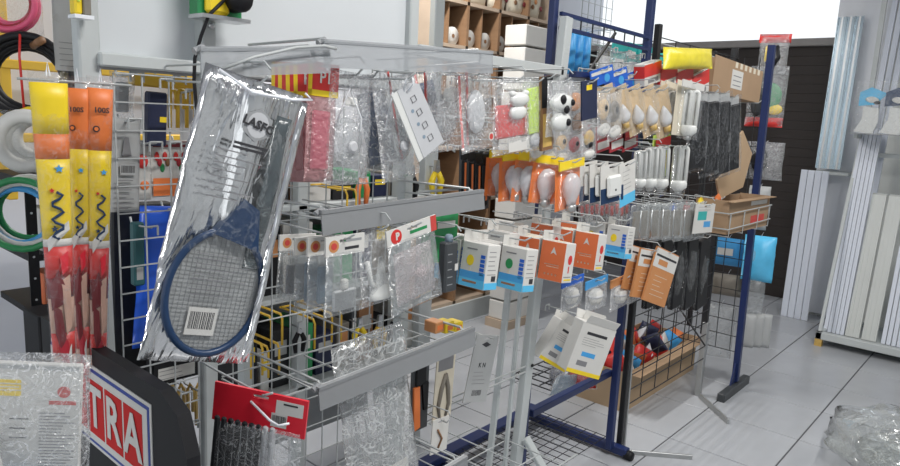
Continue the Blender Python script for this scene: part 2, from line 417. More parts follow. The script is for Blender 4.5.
def wshelf(xa, xb, ya, yb, z, nx, ny, r=.0022):
    mb = MB()
    for i in range(nx + 1):
        x = xa + (xb - xa) * i / nx; mb.tube([(x, ya, z), (x, yb, z)], r, 4)
    for k in range(ny + 1):
        y = ya + (yb - ya) * k / ny; mb.tube([(xa, y, z + r * 2), (xb, y, z + r * 2)], r, 4)
    return mb
rp(wshelf(1.30, 1.83, 1.0, 1.55, .345, 5, 4), 'wire_shelf', 'white_wire')
rp(MB().tube([(1.29, 1.0, .40), (1.83, 1.0, .40)], .003, 5).tube([(1.29, 1.0, .345), (1.29, 1.0, .40)], .003, 5).tube([(1.55, 1.0, .345), (1.55, 1.0, .40)], .003, 5), 'shelf_lip', 'white_wire')
rp(MB().tube([(1.29, 1.24, .60), (1.86, 1.24, .60)], .003, 5).tube([(1.29, 1.24, .62), (1.86, 1.24, .62)], .003, 5), 'wire_bar', 'white_wire')
rp(MB().tube([(1.29, 1.24, 1.03), (1.88, 1.24, 1.03)], .004, 5).tube([(1.29, 1.24, 1.25), (1.90, 1.24, 1.25)], .004, 5).tube([(1.29, 1.24, 1.45), (1.92, 1.24, 1.45)], .004, 5), 'wire_bar', 'white_wire')
rp(wshelf(.72, 1.25, 1.07, 1.24, .885, 5, 2), 'wire_shelf', 'white_wire')

# price rails: two arms reaching forward, a front wire and a long grey plastic label strip
def price_rail(za, zb, m, hgt, xa, xb, y, label, tilt=12):
    t = tag(empty('price_rail', (xa, y, za)), label, 'price rail', 'label strips across the front of the rack')
    g = lambda x: za + (zb - za) * (x - xa) / (xb - xa) - za
    for x in ((xa + .015, xb - .03) if xa > .6 else (xb - .03,)):
        MB().tube([(x - xa, YR - y - .005, g(x) + .002), (x - xa, .02, g(x) + .006), (x - xa, .008, g(x) - .012)], .003, 5).tube([(x - xa + .02, YR - y - .005, g(x) - .03), (x - xa + .02, .03, g(x) - .02), (x - xa, .012, g(x) + .004)], .0025, 5).build('arm', 'white_wire', t)
    MB().tube([(0, .012, g(xa)), (xb - xa, .012, g(xb))], .003, 6).build('front_wire', 'white_wire', t)
    a = math.radians(tilt); mb = MB(); L = xb - xa
    dy, dz = -math.sin(a) * hgt, -math.cos(a) * hgt
    mb.add([(0, 0, 0), (L, 0, zb - za), (L, -dy * -1, zb - za + dz), (0, dy, dz), (0, .003, 0), (L, .003, zb - za), (L, dy + .003, zb - za + dz), (0, dy + .003, dz)],
           [(0, 3, 2, 1), (4, 5, 6, 7), (0, 1, 5, 4), (3, 7, 6, 2), (0, 4, 7, 3), (1, 2, 6, 5)])
    s = mb.build('label_strip', m, t)
    MB().box(0, L, -.002, .008, -.003, .004).xform(Matrix.Rotation(-math.atan2(zb - za, L), 4, 'Y')).build('top_clip', m, s)
    MB().tube([(-.004, .012, -.004), (.012, .012, .004)], .006, 8).build('end_clip', 'grey', t)
    return t
price_rail(.925, .948, 'strip_grey', .042, .775, 1.245, .985, 'grey plastic label strip running across in front of the long clear bag', 8)
price_rail(.590, .612, 'strip_grey', .042, .775, 1.245, .985, 'grey plastic label strip cut off by the bottom edge of the picture', 8)
price_rail(1.268, 1.283, 'strip_grey', .042, .775, 1.25, .985, 'grey plastic label strip in the middle, above the white header cards', 8)
price_rail(1.572, 1.598, 'strip_clear', .046, .775, 1.255, .985, 'long translucent label strip at the top above the mask bags', 4)
price_rail(1.535, 1.560, 'strip_clear', .042, .54, .785, .98, 'short clear label strip with a twisted white cord above the foil racket bag', 4)
c = MB().tube([(.56, .965, 1.505), (.62, .963, 1.53), (.70, .963, 1.553), (.76, .966, 1.562), (.79, .97, 1.560)], .0028, 6).build('cord', 'white_wire', None, True)
tag(c, 'twisted white cord tied across the short clear label strip', 'cord')

# ================================================================== BLUE RACK
br = tag(empty('blue_rack', (2.6, 1.27, 0)), 'tall navy blue tube rack behind the white post with a wire base shelf', 'rack')
def bp_(mb, name, m='navy_paint', **k):
    mb.v = [(x - 2.6, y - 1.27, z) for (x, y, z) in mb.v]; return mb.build(name, m, br, **k)
bp_(MB().bar((1.965, 1.30, 0.04), (1.965, 1.30, 2.25), .026, .026, .003), 'post')
bp_(MB().bar((2.605, 1.27, 0.04), (2.605, 1.27, 2.25), .030, .030, .003), 'post')
bp_(MB().bar((2.0, 1.30, .385), (2.6, 1.30, .385), .03, .03, .003), 'front_bar')
bp_(MB().bar((1.72, 1.70, .07), (2.66, 1.70, .07), .03, .06, .003), 'base_beam')
bp_(MB().bar((2.645, 1.20, .03), (2.645, 1.72, .03), .04, .035, .003), 'foot'); bp_(MB().bar((1.965, 1.28, .03), (1.965, 1.72, .03), .04, .035, .003), 'foot')
bp_(MB().lathe([(.02, 0), (.022, .01), (.022, .03), (.018, .04)], 10, mtx=Matrix.Translation((2.645, 1.215, .02)) @ Matrix.Rotation(math.radians(90), 4, 'X')), 'end_cap', 'black', smooth=True)
bp_(wshelf(1.98, 2.63, 1.30, 1.69, .075, 14, 8, .0018), 'wire_shelf', 'black_paint')
for z0 in (1.80, 1.755):
    bp_(MB().bar((1.98, 1.28, z0), (2.59, 1.26, z0 - .01), .012, .012), 'arm_bar', 'navy_paint')
bp_(MB().bar((2.18, 1.28, 1.62), (2.34, 1.27, 1.78), .008, .008), 'brace', 'black_paint')
for k in range(7):
    x = 2.03 + .08 * k; bp_(MB().tube([(x, 1.28, 1.795), (x, 1.28, 1.75)], .003, 5), 'rung', 'black_paint')
bp_(MB().bar((1.95, 1.20, 1.602), (2.30, 1.20, 1.617), .02, .03, .002), 'hook_bar', 'navy_paint')

# black grid panel between the blue rack and the zinc post
bk = tag(empty('grid_panel', (3.1, 1.26, 0)), 'black wire grid panel full of hanging goods right of the blue post', 'grid panel')
def kp(mb, name, m='black_paint', **k):
    mb.v = [(x - 3.1, y - 1.26, z) for (x, y, z) in mb.v]; return mb.build(name, m, bk, **k)
kp(MB().bar((2.675, 1.255, 0.04), (2.66, 1.255, 1.85), .026, .026, .003), 'post'); kp(MB().bar((2.71, 1.255, 0.0), (2.70, 1.255, .5), .012, .02), 'lower_post', 'zinc')
kp(MB().bar((3.60, 1.27, .35), (3.58, 1.27, 1.85), .03, .03, .003), 'post'); kp(MB().bar((3.60, 1.262, 0.0), (3.60, 1.262, .42), .034, .03, .003), 'lower_post', 'zinc')
kp(MB().bar((3.57, 1.24, .012), (3.35, 1.01, .012), .03, .012, .002), 'foot', 'zinc'); kp(MB().bar((2.70, 1.21, .008), (2.86, .995, .008), .025, .01, .002), 'foot', 'zinc')
kp(grid(MB(), 2.69, 3.585, .22, 1.80, 1.255, .15, .068, .0026), 'wire_grid')
kp(MB().bar((3.56, 1.24, .30), (3.1, 1.24, .62), .006, .006), 'brace')

# blue end frame
be = tag(empty('end_frame', (3.83, 1.15, 0)), 'leaning navy blue end post with a flat foot and black wire grid', 'rack')
def ep(mb, name, m='navy_paint', **k):
    mb.v = [(x - 3.83, y - 1.15, z) for (x, y, z) in mb.v]; return mb.build(name, m, be, **k)
ep(MB().bar((3.845, 1.15, 0.05), (3.755, 1.15, 1.88), .034, .034, .003), 'post')
ep(MB().bar((3.60, 1.14, .02), (4.01, 1.14, .02), .05, .04, .004), 'foot', 'charcoal')
g_ = MB().poly([(-.07, .04), (.07, .04), (.03, .16), (-.02, .16)], -.004, .004).build('gusset', 'navy_paint', be)
ep(MB().bar((3.86, 1.45, .30), (3.78, 1.45, 1.86), .026, .026, .003), 'post', 'black_paint')
g2 = MB()
for k in range(18):
    z = .22 + k * .088; x = 3.845 - .09 * z / 1.88; g2.tube([(x, 1.15, z), (x, 1.72, z)], .0026, 4)
for k in range(7):
    y = 1.20 + k * .08; g2.tube([(3.84, y, .22), (3.76, y, 1.82)], .0026, 4)
ep(g2, 'wire_grid', 'black_paint')
# ================================================================== BUILDERS FOR THE GOODS
HOOKS = []
def ordn(i, n):
    names = ['first', 'second', 'third', 'fourth', 'fifth', 'sixth', 'seventh', 'eighth', 'ninth']
    return 'leftmost' if i == 0 else ('rightmost' if i == n - 1 else names[i])
def slot_card(w, h, t=.0012, hole=True, y=0.0, z=0.0):
    """card hanging from z down, with a euro slot near its top"""
    mb = MB()
    if not hole or w < .03 or h < .025: return mb.box(-w / 2, w / 2, y - t, y + t, z - h, z)
    hw, a, b = min(.014, w * .25), z - .007, z - .013
    mb.box(-w / 2, w / 2, y - t, y + t, a, z); mb.box(-w / 2, w / 2, y - t, y + t, z - h, b)
    mb.box(-w / 2, -hw, y - t, y + t, b, a); mb.box(hw, w / 2, y - t, y + t, b, a)
    return mb
def hang(name, label, cat, group, tu, tv, bu, bv, wpx, Y, yaw=0.0, hook=True, pitch=0.0):
    a, w, h, tilt = fit(tu, tv, bu, bv, wpx, Y)
    r = tag(empty(name, a, (math.radians(pitch), tilt, math.radians(yaw))), label, cat, group)
    if hook: HOOKS.append((a.x, a.z - .010, Y, label))
    return r, w, h
def lines(root, x0, x1, z0, z1, n, y, m='ink_grey', hgt=.0012, name='print', seed=0):
    R = random.Random(seed); mb = MB()
    for k in range(n):
        z = z0 + (z1 - z0) * k / max(1, n - 1); e = x0 + (x1 - x0) * R.uniform(.55, 1)
        mb.box(x0, e, y - .0003, y, z - hgt, z)
    o = mb.build(name, m, root); return o
def barcode(root, x0, x1, z0, z1, y, seed=0, back='card_white', name='barcode'):
    o = MB().box(x0, x1, y - .0003, y, z0, z1).build('sticker', back, root)
    R = random.Random(seed); mb = MB(); x = x0 + (x1 - x0) * .08
    while x < x1 - (x1 - x0) * .1:
        w = (x1 - x0) * R.uniform(.012, .04); mb.box(x, x + w, y - .0006, y - .0003, z0 + (z1 - z0) * .22, z1 - (z1 - z0) * .15); x += w + (x1 - x0) * R.uniform(.015, .04)
    mb.build(name, 'ink', o); return o
def disc(root, x, z, r, y, m, name='print', t=.0004, sx=1.0):
    return MB().poly([(x + r * sx * math.cos(q * math.pi / 9), z + r * math.sin(q * math.pi / 9)) for q in range(18)][::-1], y - t, y).build(name, m, root)
def rect(root, x0, x1, z0, z1, y, m, name='print', t=.0004):
    return MB().box(x0, x1, y - t, y, z0, z1).build(name, m, root)

def bag(name, label, cat, group, tu, tv, bu, bv, wpx, Y, film='film', t=.022, header=None, hfrac=.18, wr=.003, yaw=0, fill=None, taper=1.0, hook=True, pw=.5, hprint=None, pitch=0):
    r, w, h = hang(name, label, cat, group, tu, tv, bu, bv, wpx, Y, yaw, hook, pitch)
    hh = 0.0
    if header:
        hh = h * hfrac; c = slot_card(w, hh, .0022).build('header_card', header, r)
        if hprint: hprint(c, w, hh)
        f0 = -hh + .006
    else: f0 = 0
    MB().sheet(w * .98, h + f0, t, 10, 16, int(tu * 7 + tv), wr, taper, pw, f0).build('film', film, r, True)
    if fill: fill(r, w, h, hh)
    return r, w, h

# ---- contents
def f_block(m, fx=.8, z0=.2, z1=.95, t=.006, name='contents', smooth=False, bev=.003):
    def f(r, w, h, hh):
        MB().box(-w * fx / 2, w * fx / 2, -t, t, -h * z1, -h * z0, bev=bev).build(name, m, r)
    return f
def f_blob(specs, name='contents'):
    def f(r, w, h, hh):
        for (m, x, z, rx, rz, ry) in specs:
            MB().blob((x * w, 0, -z * h), rx * w, ry, rz * h).build(name, m, r, True)
    return f
def f_many(*fs):
    def f(r, w, h, hh):
        for g in fs: g(r, w, h, hh)
    return f
def f_cfl(r, w, h, hh, scale=1.0):
    b = min(w * .30, h * .115); L = h * .62; top = -hh - h * .04
    for (dx, dy) in ((-b * .6, 0), (b * .6, 0), (0, b * .55)):
        rr = b * .42
        pts = [(dx - rr, dy, top - L)] + [(dx - rr * math.cos(q * math.pi / 6), dy, top - rr + rr * math.sin(q * math.pi / 6)) for q in range(7)] + [(dx + rr, dy, top - L)]
        rz_ = Matrix.Rotation(math.radians(-52), 3, 'Z'); pts = [rz_ @ Vector(p) for p in pts]
        MB().tube(pts, rr * .72, 8).build('bulb_tube', 'bulb_white', r, True)
    z = top - L
    MB().lathe([(b * 1.15, z + .004), (b * 1.3, z - .004), (b * 1.3, z - h * .10), (b * .8, z - h * .15), (b * .7, z - h * .17)], 14).build('bulb_base', 'bulb_white', r, True)
    MB().lathe([(b * .6, z - h * .165), (b * .6, z - h * .22), (b * .3, z - h * .24)], 10).build('screw_cap', 'zinc', r, True)
def f_globe(r, w, h, hh):
    R_ = min(w * .36, h * .28); c = -hh - R_ * 1.1 - .008
    MB().lathe([(R_ * .05, c + R_), (R_ * .5, c + R_ * .87), (R_ * .87, c + R_ * .5), (R_, c), (R_ * .87, c - R_ * .5), (R_ * .6, c - R_ * .95), (R_ * .45, c - R_ * 1.35)], 16, (0, 0, 0), sy=.55).build('globe', 'bulb_clear', r, True)
    MB().lathe([(R_ * .45, c - R_ * 1.33), (R_ * .45, c - R_ * 1.75), (R_ * .2, c - R_ * 1.9)], 10, sy=.8).build('screw_cap', 'zinc', r, True)
def f_candle(r, w, h, hh):
    R_ = min(w * .30, h * .2); c = -h * .62
    MB().lathe([(R_ * .1, c + R_ * 1.5), (R_ * .5, c + R_ * .9), (R_, c), (R_ * .9, c - R_ * .5), (R_ * .5, c - R_)], 12, sy=.7).build('globe', 'bulb_clear', r, True)
    MB().lathe([(R_ * .5, c - R_ * .98), (R_ * .5, c - R_ * 1.7), (R_ * .2, c - R_ * 1.8)], 10, sy=.8).build('screw_cap', 'gold', r, True)
def f_socket(r, w, h, hh):
    c = -h * .55; w = min(w, h * .8)
    MB().lathe([(w * .20, c + h * .2), (w * .34, c + h * .12), (w * .36, c - h * .1), (w * .25, c - h * .25)], 14, sy=.6).build('lamp_socket', 'card_white', r, True)
    MB().lathe([(w * .37, c + .004), (w * .40, c), (w * .37, c - .004)], 14, sy=.62).build('collar', 'grey_light', r, True)

# ---- solid hanging packs
def card_pack(name, label, cat, group, tu, tv, bu, bv, wpx, Y, m, yaw=0, t=.0015, deco=None, hook=True, pitch=0):
    r, w, h = hang(name, label, cat, group, tu, tv, bu, bv, wpx, Y, yaw, hook, pitch)
    slot_card(w, h, t).build('card', m, r)
    if deco: deco(r, w, h)
    return r, w, h

def led_box(kind, u, v, Y, label, group, roll=8, wx=.050, wy=.078, h=.108, yaw=0):
    a = P(u, v, Y)
    r = tag(empty('bulb_carton', a, (0, math.radians(roll), math.radians(yaw))), label, 'box', group)
    HOOKS.append((a.x, a.z - .010, Y, label))
    tb = .026
    MB().box(-wx / 2, wx / 2, wy * .5 - .0015, wy * .5, -tb, .0).build('hang_tab', 'card_white', r)
    c = MB().box(-wx / 2, wx / 2, -wy / 2, wy / 2, -tb - h, -tb, bev=.0015).build('carton', 'card_white', r)
    e = .0005; X = -wx / 2; Yf = -wy / 2; zt = -tb; zb = -tb - h
    def lf(y0, y1, z0, z1, m, name='print'): return MB().box(X - e, X, y0 * wy, y1 * wy, zb + z0 * h, zb + z1 * h).build(name, m, c)
    def ff(x0, x1, z0, z1, m, name='print'): return MB().box(x0 * wx, x1 * wx, Yf - e, Yf, zb + z0 * h, zb + z1 * h).build(name, m, c)
    def ldisc(y, z, rr, m, sy=1.0):
        mb = MB().poly([(rr * math.cos(q * math.pi / 8) * sy, rr * math.sin(q * math.pi / 8)) for q in range(16)], 0, .0005)
        mb.xform(Matrix.Translation((X - e, y * wy, zb + z * h)) @ Matrix.Rotation(math.radians(90), 4, 'Z')); return mb.build('print', m, c)
    if kind == 'orange':
        lf(-.49, .49, .01, .99, 'orange_box', 'face')
        mb = MB().add([(X - 2 * e, .10 * wy, zb + .66 * h), (X - 2 * e, -.02 * wy, zb + .86 * h), (X - 2 * e, -.02 * wy, zb + .72 * h), (X - 2 * e, -.16 * wy, zb + .66 * h)], [(0, 1, 2), (1, 3, 2)]); mb.build('logo', 'card_white', c)
        for k in range(4): lf(-.25 + .15 * k, -.19 + .15 * k, .14, .19, 'card_cream')
        lf(-.3, .3, .40, .42, 'card_cream'); lf(-.3, .2, .35, .365, 'card_cream')
        disc(c, .05 * wx, zb + .58 * h, wx * .26, Yf, 'red', sx=.8); ff(-.05, .05, .25, .42, 'red'); ff(-.35, .35, .06, .10, 'yellow'); ff(-.4, .3, .14, .16, 'ink_grey')
        MB().box(-wx * .45, wx * .45, -wy * .25, wy * .25, zt, zt + .0006).build('print', 'card_cream', c)
    else:
        lf(-.49, .49, .01, .20, 'cyan'); lf(-.49, .49, .20, .36, 'blue_light')
        for k in range(5): lf(-.43, -.26, .30 + .095 * k, .375 + .095 * k, 'blue')
        ldisc(.13, .60, .013, 'yellow' if kind == 'blue' else 'green', .85); lf(.09, .17, .36, .44, 'card_cream'); lf(-.2, .35, .10, .15, 'orange_brown')
        lf(-.1, .3, .84, .87, 'ink_grey'); 
        ff(-.49, .49, .01, .16, 'cyan')
        lines(c, -wx * .35, wx * .35, zb + .35 * h, zb + .85 * h, 6, Yf, 'ink_grey', .0016, seed=int(u))
        ff(.0, .32, .19, .31, 'ink')
    return r

def flush_hooks():
    """one wire hook for every row of goods, from the grid of the rack out to the foremost pack"""
    used = []; seen = set()
    for h_ in HOOKS:
        x, z, Y = h_[:3]; lab = h_[3] if len(h_) > 3 else ''
        hit = None
        for q in used:
            if abs(q[0] - x) < .022 and abs(q[1] - z) < .03: hit = q
        if hit:
            if Y < hit[2]: hit[4] = lab or hit[4]
            hit[2] = min(hit[2], Y); hit[3] = max(hit[3], Y); hit[1] = max(hit[1], z)
        else: used.append([x, z, Y, Y, lab])
    for i, (x, z, ya, yb, lab) in enumerate(used):
        base = 1.238 if x < 2.66 else 1.247
        front = ya < base
        tip = (ya - .03) if front else (yb + .03)
        words = ('wire hook carrying the ' + lab).split()[:16]
        while words[-1] in ('a', 'the', 'of', 'in', 'with', 'and', 'on', 'beside', 'left', 'right', 'from', 'under', 'below', 'over', 'its', 'behind', 'between', 'for', 'to', 'white', 'row'): words.pop()
        o = tag(empty('display_hook', (x, base if front else base + .03, z + .004)), ' '.join(words).rstrip(','), 'hook', 'wire hooks of the rack')
        L = tip - (base if front else base + .03)
        MB().tube([(0, 0, .004), (0, L * .5, 0), (0, L * .93, 0), (0, L, .012)], .0022, 5).build('prong', 'white_wire', o, True)
        MB().tube([(-.012, 0, .006), (.012, 0, .006)], .0022, 5).tube([(-.012, 0, .006), (-.012, 0, -.012)], .0022, 5).tube([(.012, 0, .006), (.012, 0, -.012)], .0022, 5).build('back_clip', 'white_wire', o)
        if i % 3 == 0 and front:
            MB().tube([(0, 0, .03), (0, L * .97, .034), (.0, L * 1.02, .022)], .0018, 5).build('label_arm', 'white_wire', o, True)
# ================================================================== GOODS ON THE FRONT OF THE RACK
# ---- foil bag with the blue electric racket
r, w, h = hang('racket_bag', 'large silver foil bag holding a blue mosquito racket on the front white post', 'racket', None, 257, 80, 196, 364, 98, .945, yaw=-6)
MB().sheet(w, h, .012, 14, 24, 3, .006, 1.0, .4).build('foil_back', 'foil', r, True)
hx, hz = .02 * w, -.745 * h; rx, rz = .455 * w, .215 * h
ring = [(hx + rx * math.cos(q * math.pi / 20), -.016, hz + rz * math.sin(q * math.pi / 20)) for q in range(40)]
rk = MB().tube(ring, .006, 8, True).build('racket_frame', 'navy_blue', r, True)
MB().poly([(hx + rx * .97 * math.cos(q * math.pi / 16), hz + rz * .97 * math.sin(q * math.pi / 16)) for q in range(32)], -.013, -.010).build('racket_plate', 'card_grey', rk)
net = MB()
for k in range(-9, 10):
    x = rx * k / 10; zz = rz * math.sqrt(max(0, 1 - (k / 10) ** 2)); net.tube([(hx + x, -.0145, hz - zz), (hx + x, -.0145, hz + zz)], .0005, 4)
for k in range(-14, 15):
    z = rz * k / 15; xx = rx * math.sqrt(max(0, 1 - (k / 15) ** 2)); net.tube([(hx - xx, -.0155, hz + z), (hx + xx, -.0155, hz + z)], .0005, 4)
net.build('racket_net', 'grey', rk)
MB().poly([(hx - .16 * w, hz + rz * .93), (hx + .30 * w, hz + rz * .75), (hx + .22 * w, hz + rz + .09 * h), (hx + .05 * w, hz + rz + .12 * h)][::-1], -.026, -.006).build('racket_throat', 'navy_blue', r)
MB().lathe([(.024, -.03 * h), (.030, -.05 * h), (.026, -.10 * h), (.024, -.28 * h), (.020, -.46 * h), (.014, -.54 * h)], 16, (.03 * w, -.012, 0), sy=.5).build('racket_handle', 'foil', r, True)
MB().poly([(.03 * w + .026 * math.cos(q * math.pi / 3 + .52), -.155 * h + .026 * math.sin(q * math.pi / 3 + .52)) for q in range(6)][::-1], -.0270, -.0262).build('logo_hexagon', 'grey', r)
MB().poly([(.03 * w + .018 * math.cos(q * math.pi / 8), -.155 * h + .020 * math.sin(q * math.pi / 8)) for q in range(16)][::-1], -.0274, -.0268).build('logo_disc', 'grey_light', r)
text('LASFC', .019, 'ink', r, .03 * w, -.029, -.155 * h, .0006, .15)
text('Raqueta Elect', .010, 'ink', r, -.04 * w, -.028, -.235 * h, .0, .12) if False else lines(r, -.16 * w, .22 * w, -.24 * h, -.225 * h, 2, -.0275, 'ink', .004, seed=5)
lines(r, -.30 * w, .16 * w, -.42 * h, -.26 * h, 8, -.0265, 'ink_grey', .0018, seed=8)
lines(r, hx - .26 * w, hx + .30 * w, hz - .01 * h, hz + .13 * h, 9, -.0185, 'ink_grey', .0013, seed=9)
barcode(r, hx - .22 * w, hx + .06 * w, hz - .15 * h, hz - .055 * h, -.0185, 4)
MB().blob((.36 * w, -.012, -.30 * h), .005, .004, .005).build('button', 'pink', r, True)
MB().sheet(.075 * w, .95 * h, .012, 4, 24, 9, .004, 1, .5, -.03 * h, .44 * w).build('foil_edge', 'foil', r, True).location.y = -.026
MB().sheet(.16 * w, .55 * h, .008, 5, 18, 11, .006, 1, .5, -.10 * h, .30 * w).build('window_fold', 'film_smoke', r, True).location.y = -.020
MB().sheet(.99 * w, .99 * h, .06, 14, 24, 13, .005, 1.0, .35, -.002).build('film', 'film_thin', r, True)
MB().tube([(-.40 * w, -.012, -.012 * h), (-.1 * w, -.03, -.055 * h), (.3 * w, -.03, -.035 * h), (.50 * w, -.03, -.012 * h), (.42 * w, -.028, .002 * h)], .0022, 6).build('twist_tie', 'white_gloss', r, True)

# ---- red header toy packs left of the mask bags
def p1_print(c, w, h):
    rect(c, -w * .5, w * .5, -h, -h * .82, -.0022, 'yellow'); rect(c, -w * .5, -w * .38, -h, 0, -.0022, 'yellow')
    text('P1', h * .5, 'card_white', c, .05 * w, -.0032, -h * .45, .0005)
tw = [(287, 62, 285, 180), (294, 63, 294, 181), (302, 64, 303, 182), (310, 64, 311, 182), (324, 63, 318, 181)]
for i, (a, b, c_, d) in enumerate(tw):
    bag('toy_pack', f'{ordn(i, 5)} red P1 header card pack in pink bubble film beside the foil bag', 'toy pack', 'red header packs', a, b, c_, d, 32 if i == 4 else 26, 1.17 - .035 * i, 'film_pink', .016, 'red', .28, .003, yaw=-58 + 6 * i if i < 4 else 4, hprint=p1_print,
        fill=f_block('red_deep', .5, .45, .9, .004) if i < 4 else f_block('pink', .6, .4, .9, .003))

# ---- respirator and zip bags
def f_mask(r, w, h, hh):
    MB().blob((-.05 * w, 0, -.62 * h), .34 * w, .022, .22 * h).build('mask_cup', 'film_frost', r, True)
    MB().lathe([(.011, 0), (.012, .004), (.008, .007)], 12, mtx=Matrix.Translation((-.05 * w, -.02, -.66 * h)) @ Matrix.Rotation(math.radians(90), 4, 'X')).build('valve', 'grey_light', r)
    MB().tube([(-.3 * w, 0, -.5 * h), (-.1 * w, -.01, -.15 * h), (.2 * w, -.01, -.4 * h), (.25 * w, 0, -.7 * h)], .0025, 5).build('strap', 'white_gloss', r, True)
def f_navy(r, w, h, hh):
    MB().sheet(w * .7, h * .75, .02, 6, 8, 5, .004, 1, .5, -h * .18).build('folded_cloth', 'navy_blue', r, True)
def f_zip(side=.45, m='ink_red'):
    def f(r, w, h, hh):
        MB().sheet(w * .06, h * .94, .006, 2, 12, 17, .003, 1, .5, -h * .02, w * side).build('zip_line', m, r, True)
    return f
bag('mask_bag', 'clear bag with a white dust mask next to the red header packs', 'bag', None, 352, 72, 345, 184, 44, 1.03, 'film', .035, None, 0, .004, fill=f_many(f_mask, f_block('card_white', .3, .22, .3, .004, 'paper_tag')))
bag('mask_bag', 'clear bag with a folded navy cloth and a red zip edge', 'bag', None, 368, 74, 383, 168, 36, 1.06, 'film', .03, None, 0, .004, fill=f_many(f_navy, f_zip(.48)), yaw=-8)
bag('mask_bag', 'clear bag with a round respirator filter behind the white numbered strip', 'bag', None, 392, 76, 402, 178, 40, 1.02, 'film', .03, None, 0, .004, fill=f_mask)
r, w, h = hang('number_strip', 'white plastic strip with printed squares hanging from a loop under the top label strip', 'strip', None, 404, 86, 430, 150, 24, .985, yaw=-5)
MB().poly([(-.30 * w, 0), (.18 * w, 0), (.5 * w, -.1 * h), (.5 * w, -h), (-.42 * w, -h)][::-1], -.002, .002).build('strip', 'grey_light', r)
for k in range(4): MB().tube([(.10 * w + .006 * a, -.0025, -h * (.22 + .2 * k) + .006 * b) for a, b in ((-1, -1), (1, -1), (1, 1), (-1, 1))], .0012, 4, True).build('square_print', 'ink_grey', r)
MB().poly([(-.52 * w, .0), (-.30 * w, 0), (-.36 * w, -h), (-.62 * w, -h)][::-1], -.001, .003).build('white_edge', 'bulb_white', r)
for k in range(3): disc(r, -.1 * w, -h * (.35 + .2 * k), .004, -.002, 'grey_blue')
MB().tube([(-.1 * w, 0, -.01), (.05 * w, -.01, .012), (.25 * w, -.012, .010), (.2 * w, -.012, -.004), (0, -.004, -.012)], .002, 5).build('loop', 'white_gloss', r, True)
bag('zip_bag', 'clear zip bag with a navy cloth and red line behind the numbered strip', 'bag', None, 418, 70, 431, 142, 34, 1.10, 'film', .03, None, 0, .004, fill=f_many(f_navy, f_zip(-.1)), yaw=-6)
bag('zip_bag', 'clear zip bag with red edge and white contents, second from the toy bags', 'bag', None, 446, 70, 448, 151, 38, 1.05, 'film', .03, None, 0, .004, fill=f_many(f_zip(-.47), f_zip(.48), f_blob([('film_frost', 0, .55, .28, .25, .01), ('card_white', .1, .3, .2, .1, .006)])), yaw=-6)
bag('zip_bag', 'clear zip bag with a round red seal at its lower right corner', 'bag', None, 474, 72, 478, 150, 34, 1.03, 'film', .03, None, 0, .004, fill=f_many(f_zip(-.42), f_blob([('grey_light', 0, .5, .26, .28, .01)]), lambda r, w, h, hh: (disc(r, .30 * w, -.85 * h, .010, -.012, 'card_white', 'seal'), disc(r, .30 * w, -.85 * h, .007, -.0125, 'ink_red', 'seal_print'))))

# ---- toy bags at the top of the second bay
def f_bear(r, w, h, hh):
    MB().box(-w * .42, w * .42, -.006, .006, -h * .78, -h * .34, bev=.004).build('red_cushion', 'red', r)
    b = MB().blob((0, -.012, -.45 * h), .2 * w, .012, .1 * h).build('toy_body', 'bulb_white', r, True)
    MB().blob((.02 * w, -.014, -.28 * h), .22 * w, .014, .1 * h).build('toy_head', 'bulb_white', r, True)
    for s in (-1, 1): MB().blob((s * .15 * w + .02 * w, -.014, -.2 * h), .07 * w, .008, .04 * h, 8, 6).build('toy_ear', 'bulb_white', r, True)
    rect(r, -.2 * w, .3 * w, -.97 * h, -.80 * h, -.010, 'card_white', 'paper_tag')
def f_dog(r, w, h, hh):
    MB().blob((0, -.004, -.40 * h), .42 * w, .018, .17 * h).build('toy_head', 'bulb_white', r, True)
    MB().blob((0, -.004, -.74 * h), .36 * w, .016, .18 * h).build('toy_body', 'bulb_white', r, True)
    for (x, z, q) in ((-.12, .34, .10), (.24, .40, .07), (.02, .52, .09), (.1, .75, .08)): MB().blob((x * w, -.02, -z * h), q * w, .006, q * w, 8, 6).build('black_spot', 'black', r, True)
bag('toy_bag', 'clear bag with a white plush figure on a red cushion', 'toy', None, 514, 78, 514, 153, 42, 1.04, 'film', .03, None, 0, .004, fill=f_bear)
bag('toy_bag', 'clear bag with a lime green toy beside the red cushion bag', 'toy', None, 534, 80, 536, 150, 20, 1.03, 'film', .02, None, 0, .003, fill=f_many(f_block('lime', .7, .1, .75, .005), f_blob([('grey_light', 0, .85, .3, .1, .008)])))
card_pack('toy_bag', 'narrow dark brown pack between the lime toy and the spotted dog', 'toy', None, 546, 76, 546, 150, 11, 1.02, 'brown', t=.004, deco=lambda r, w, h: (rect(r, -w * .5, w * .5, -h * .42, 0, -.004, 'black'), rect(r, -w * .4, w * .4, -h * .95, -h * .5, -.004, 'gold')))
bag('toy_bag', 'clear bag with a white toy dog with black spots', 'toy', None, 561, 80, 559, 136, 26, 1.0, 'film', .03, None, 0, .003, fill=f_dog)
bag('toy_bag', 'clear bag with orange and brown toys behind the navy header pack', 'toy', None, 577, 82, 577, 158, 24, 1.10, 'film', .02, None, 0, .004, fill=f_blob([('orange_brown', -.1, .25, .35, .12, .008), ('brown', .1, .55, .3, .15, .008), ('grey_light', 0, .8, .35, .12, .008)]))
bag('toy_bag', 'long clear pack with a navy header and gold trinket beside the spotted dog', 'toy', None, 589, 80, 589, 160, 15, 1.01, 'film', .016, 'navy', .48, .003, hprint=lambda c, w, h: rect(c, -w * .2, w * .15, -h * .25, -h * .12, -.0022, 'yellow'), fill=f_blob([('gold', 0, .72, .32, .1, .008), ('black', 0, .80, .2, .05, .01), ('card_white', 0, .92, .36, .06, .008)]))
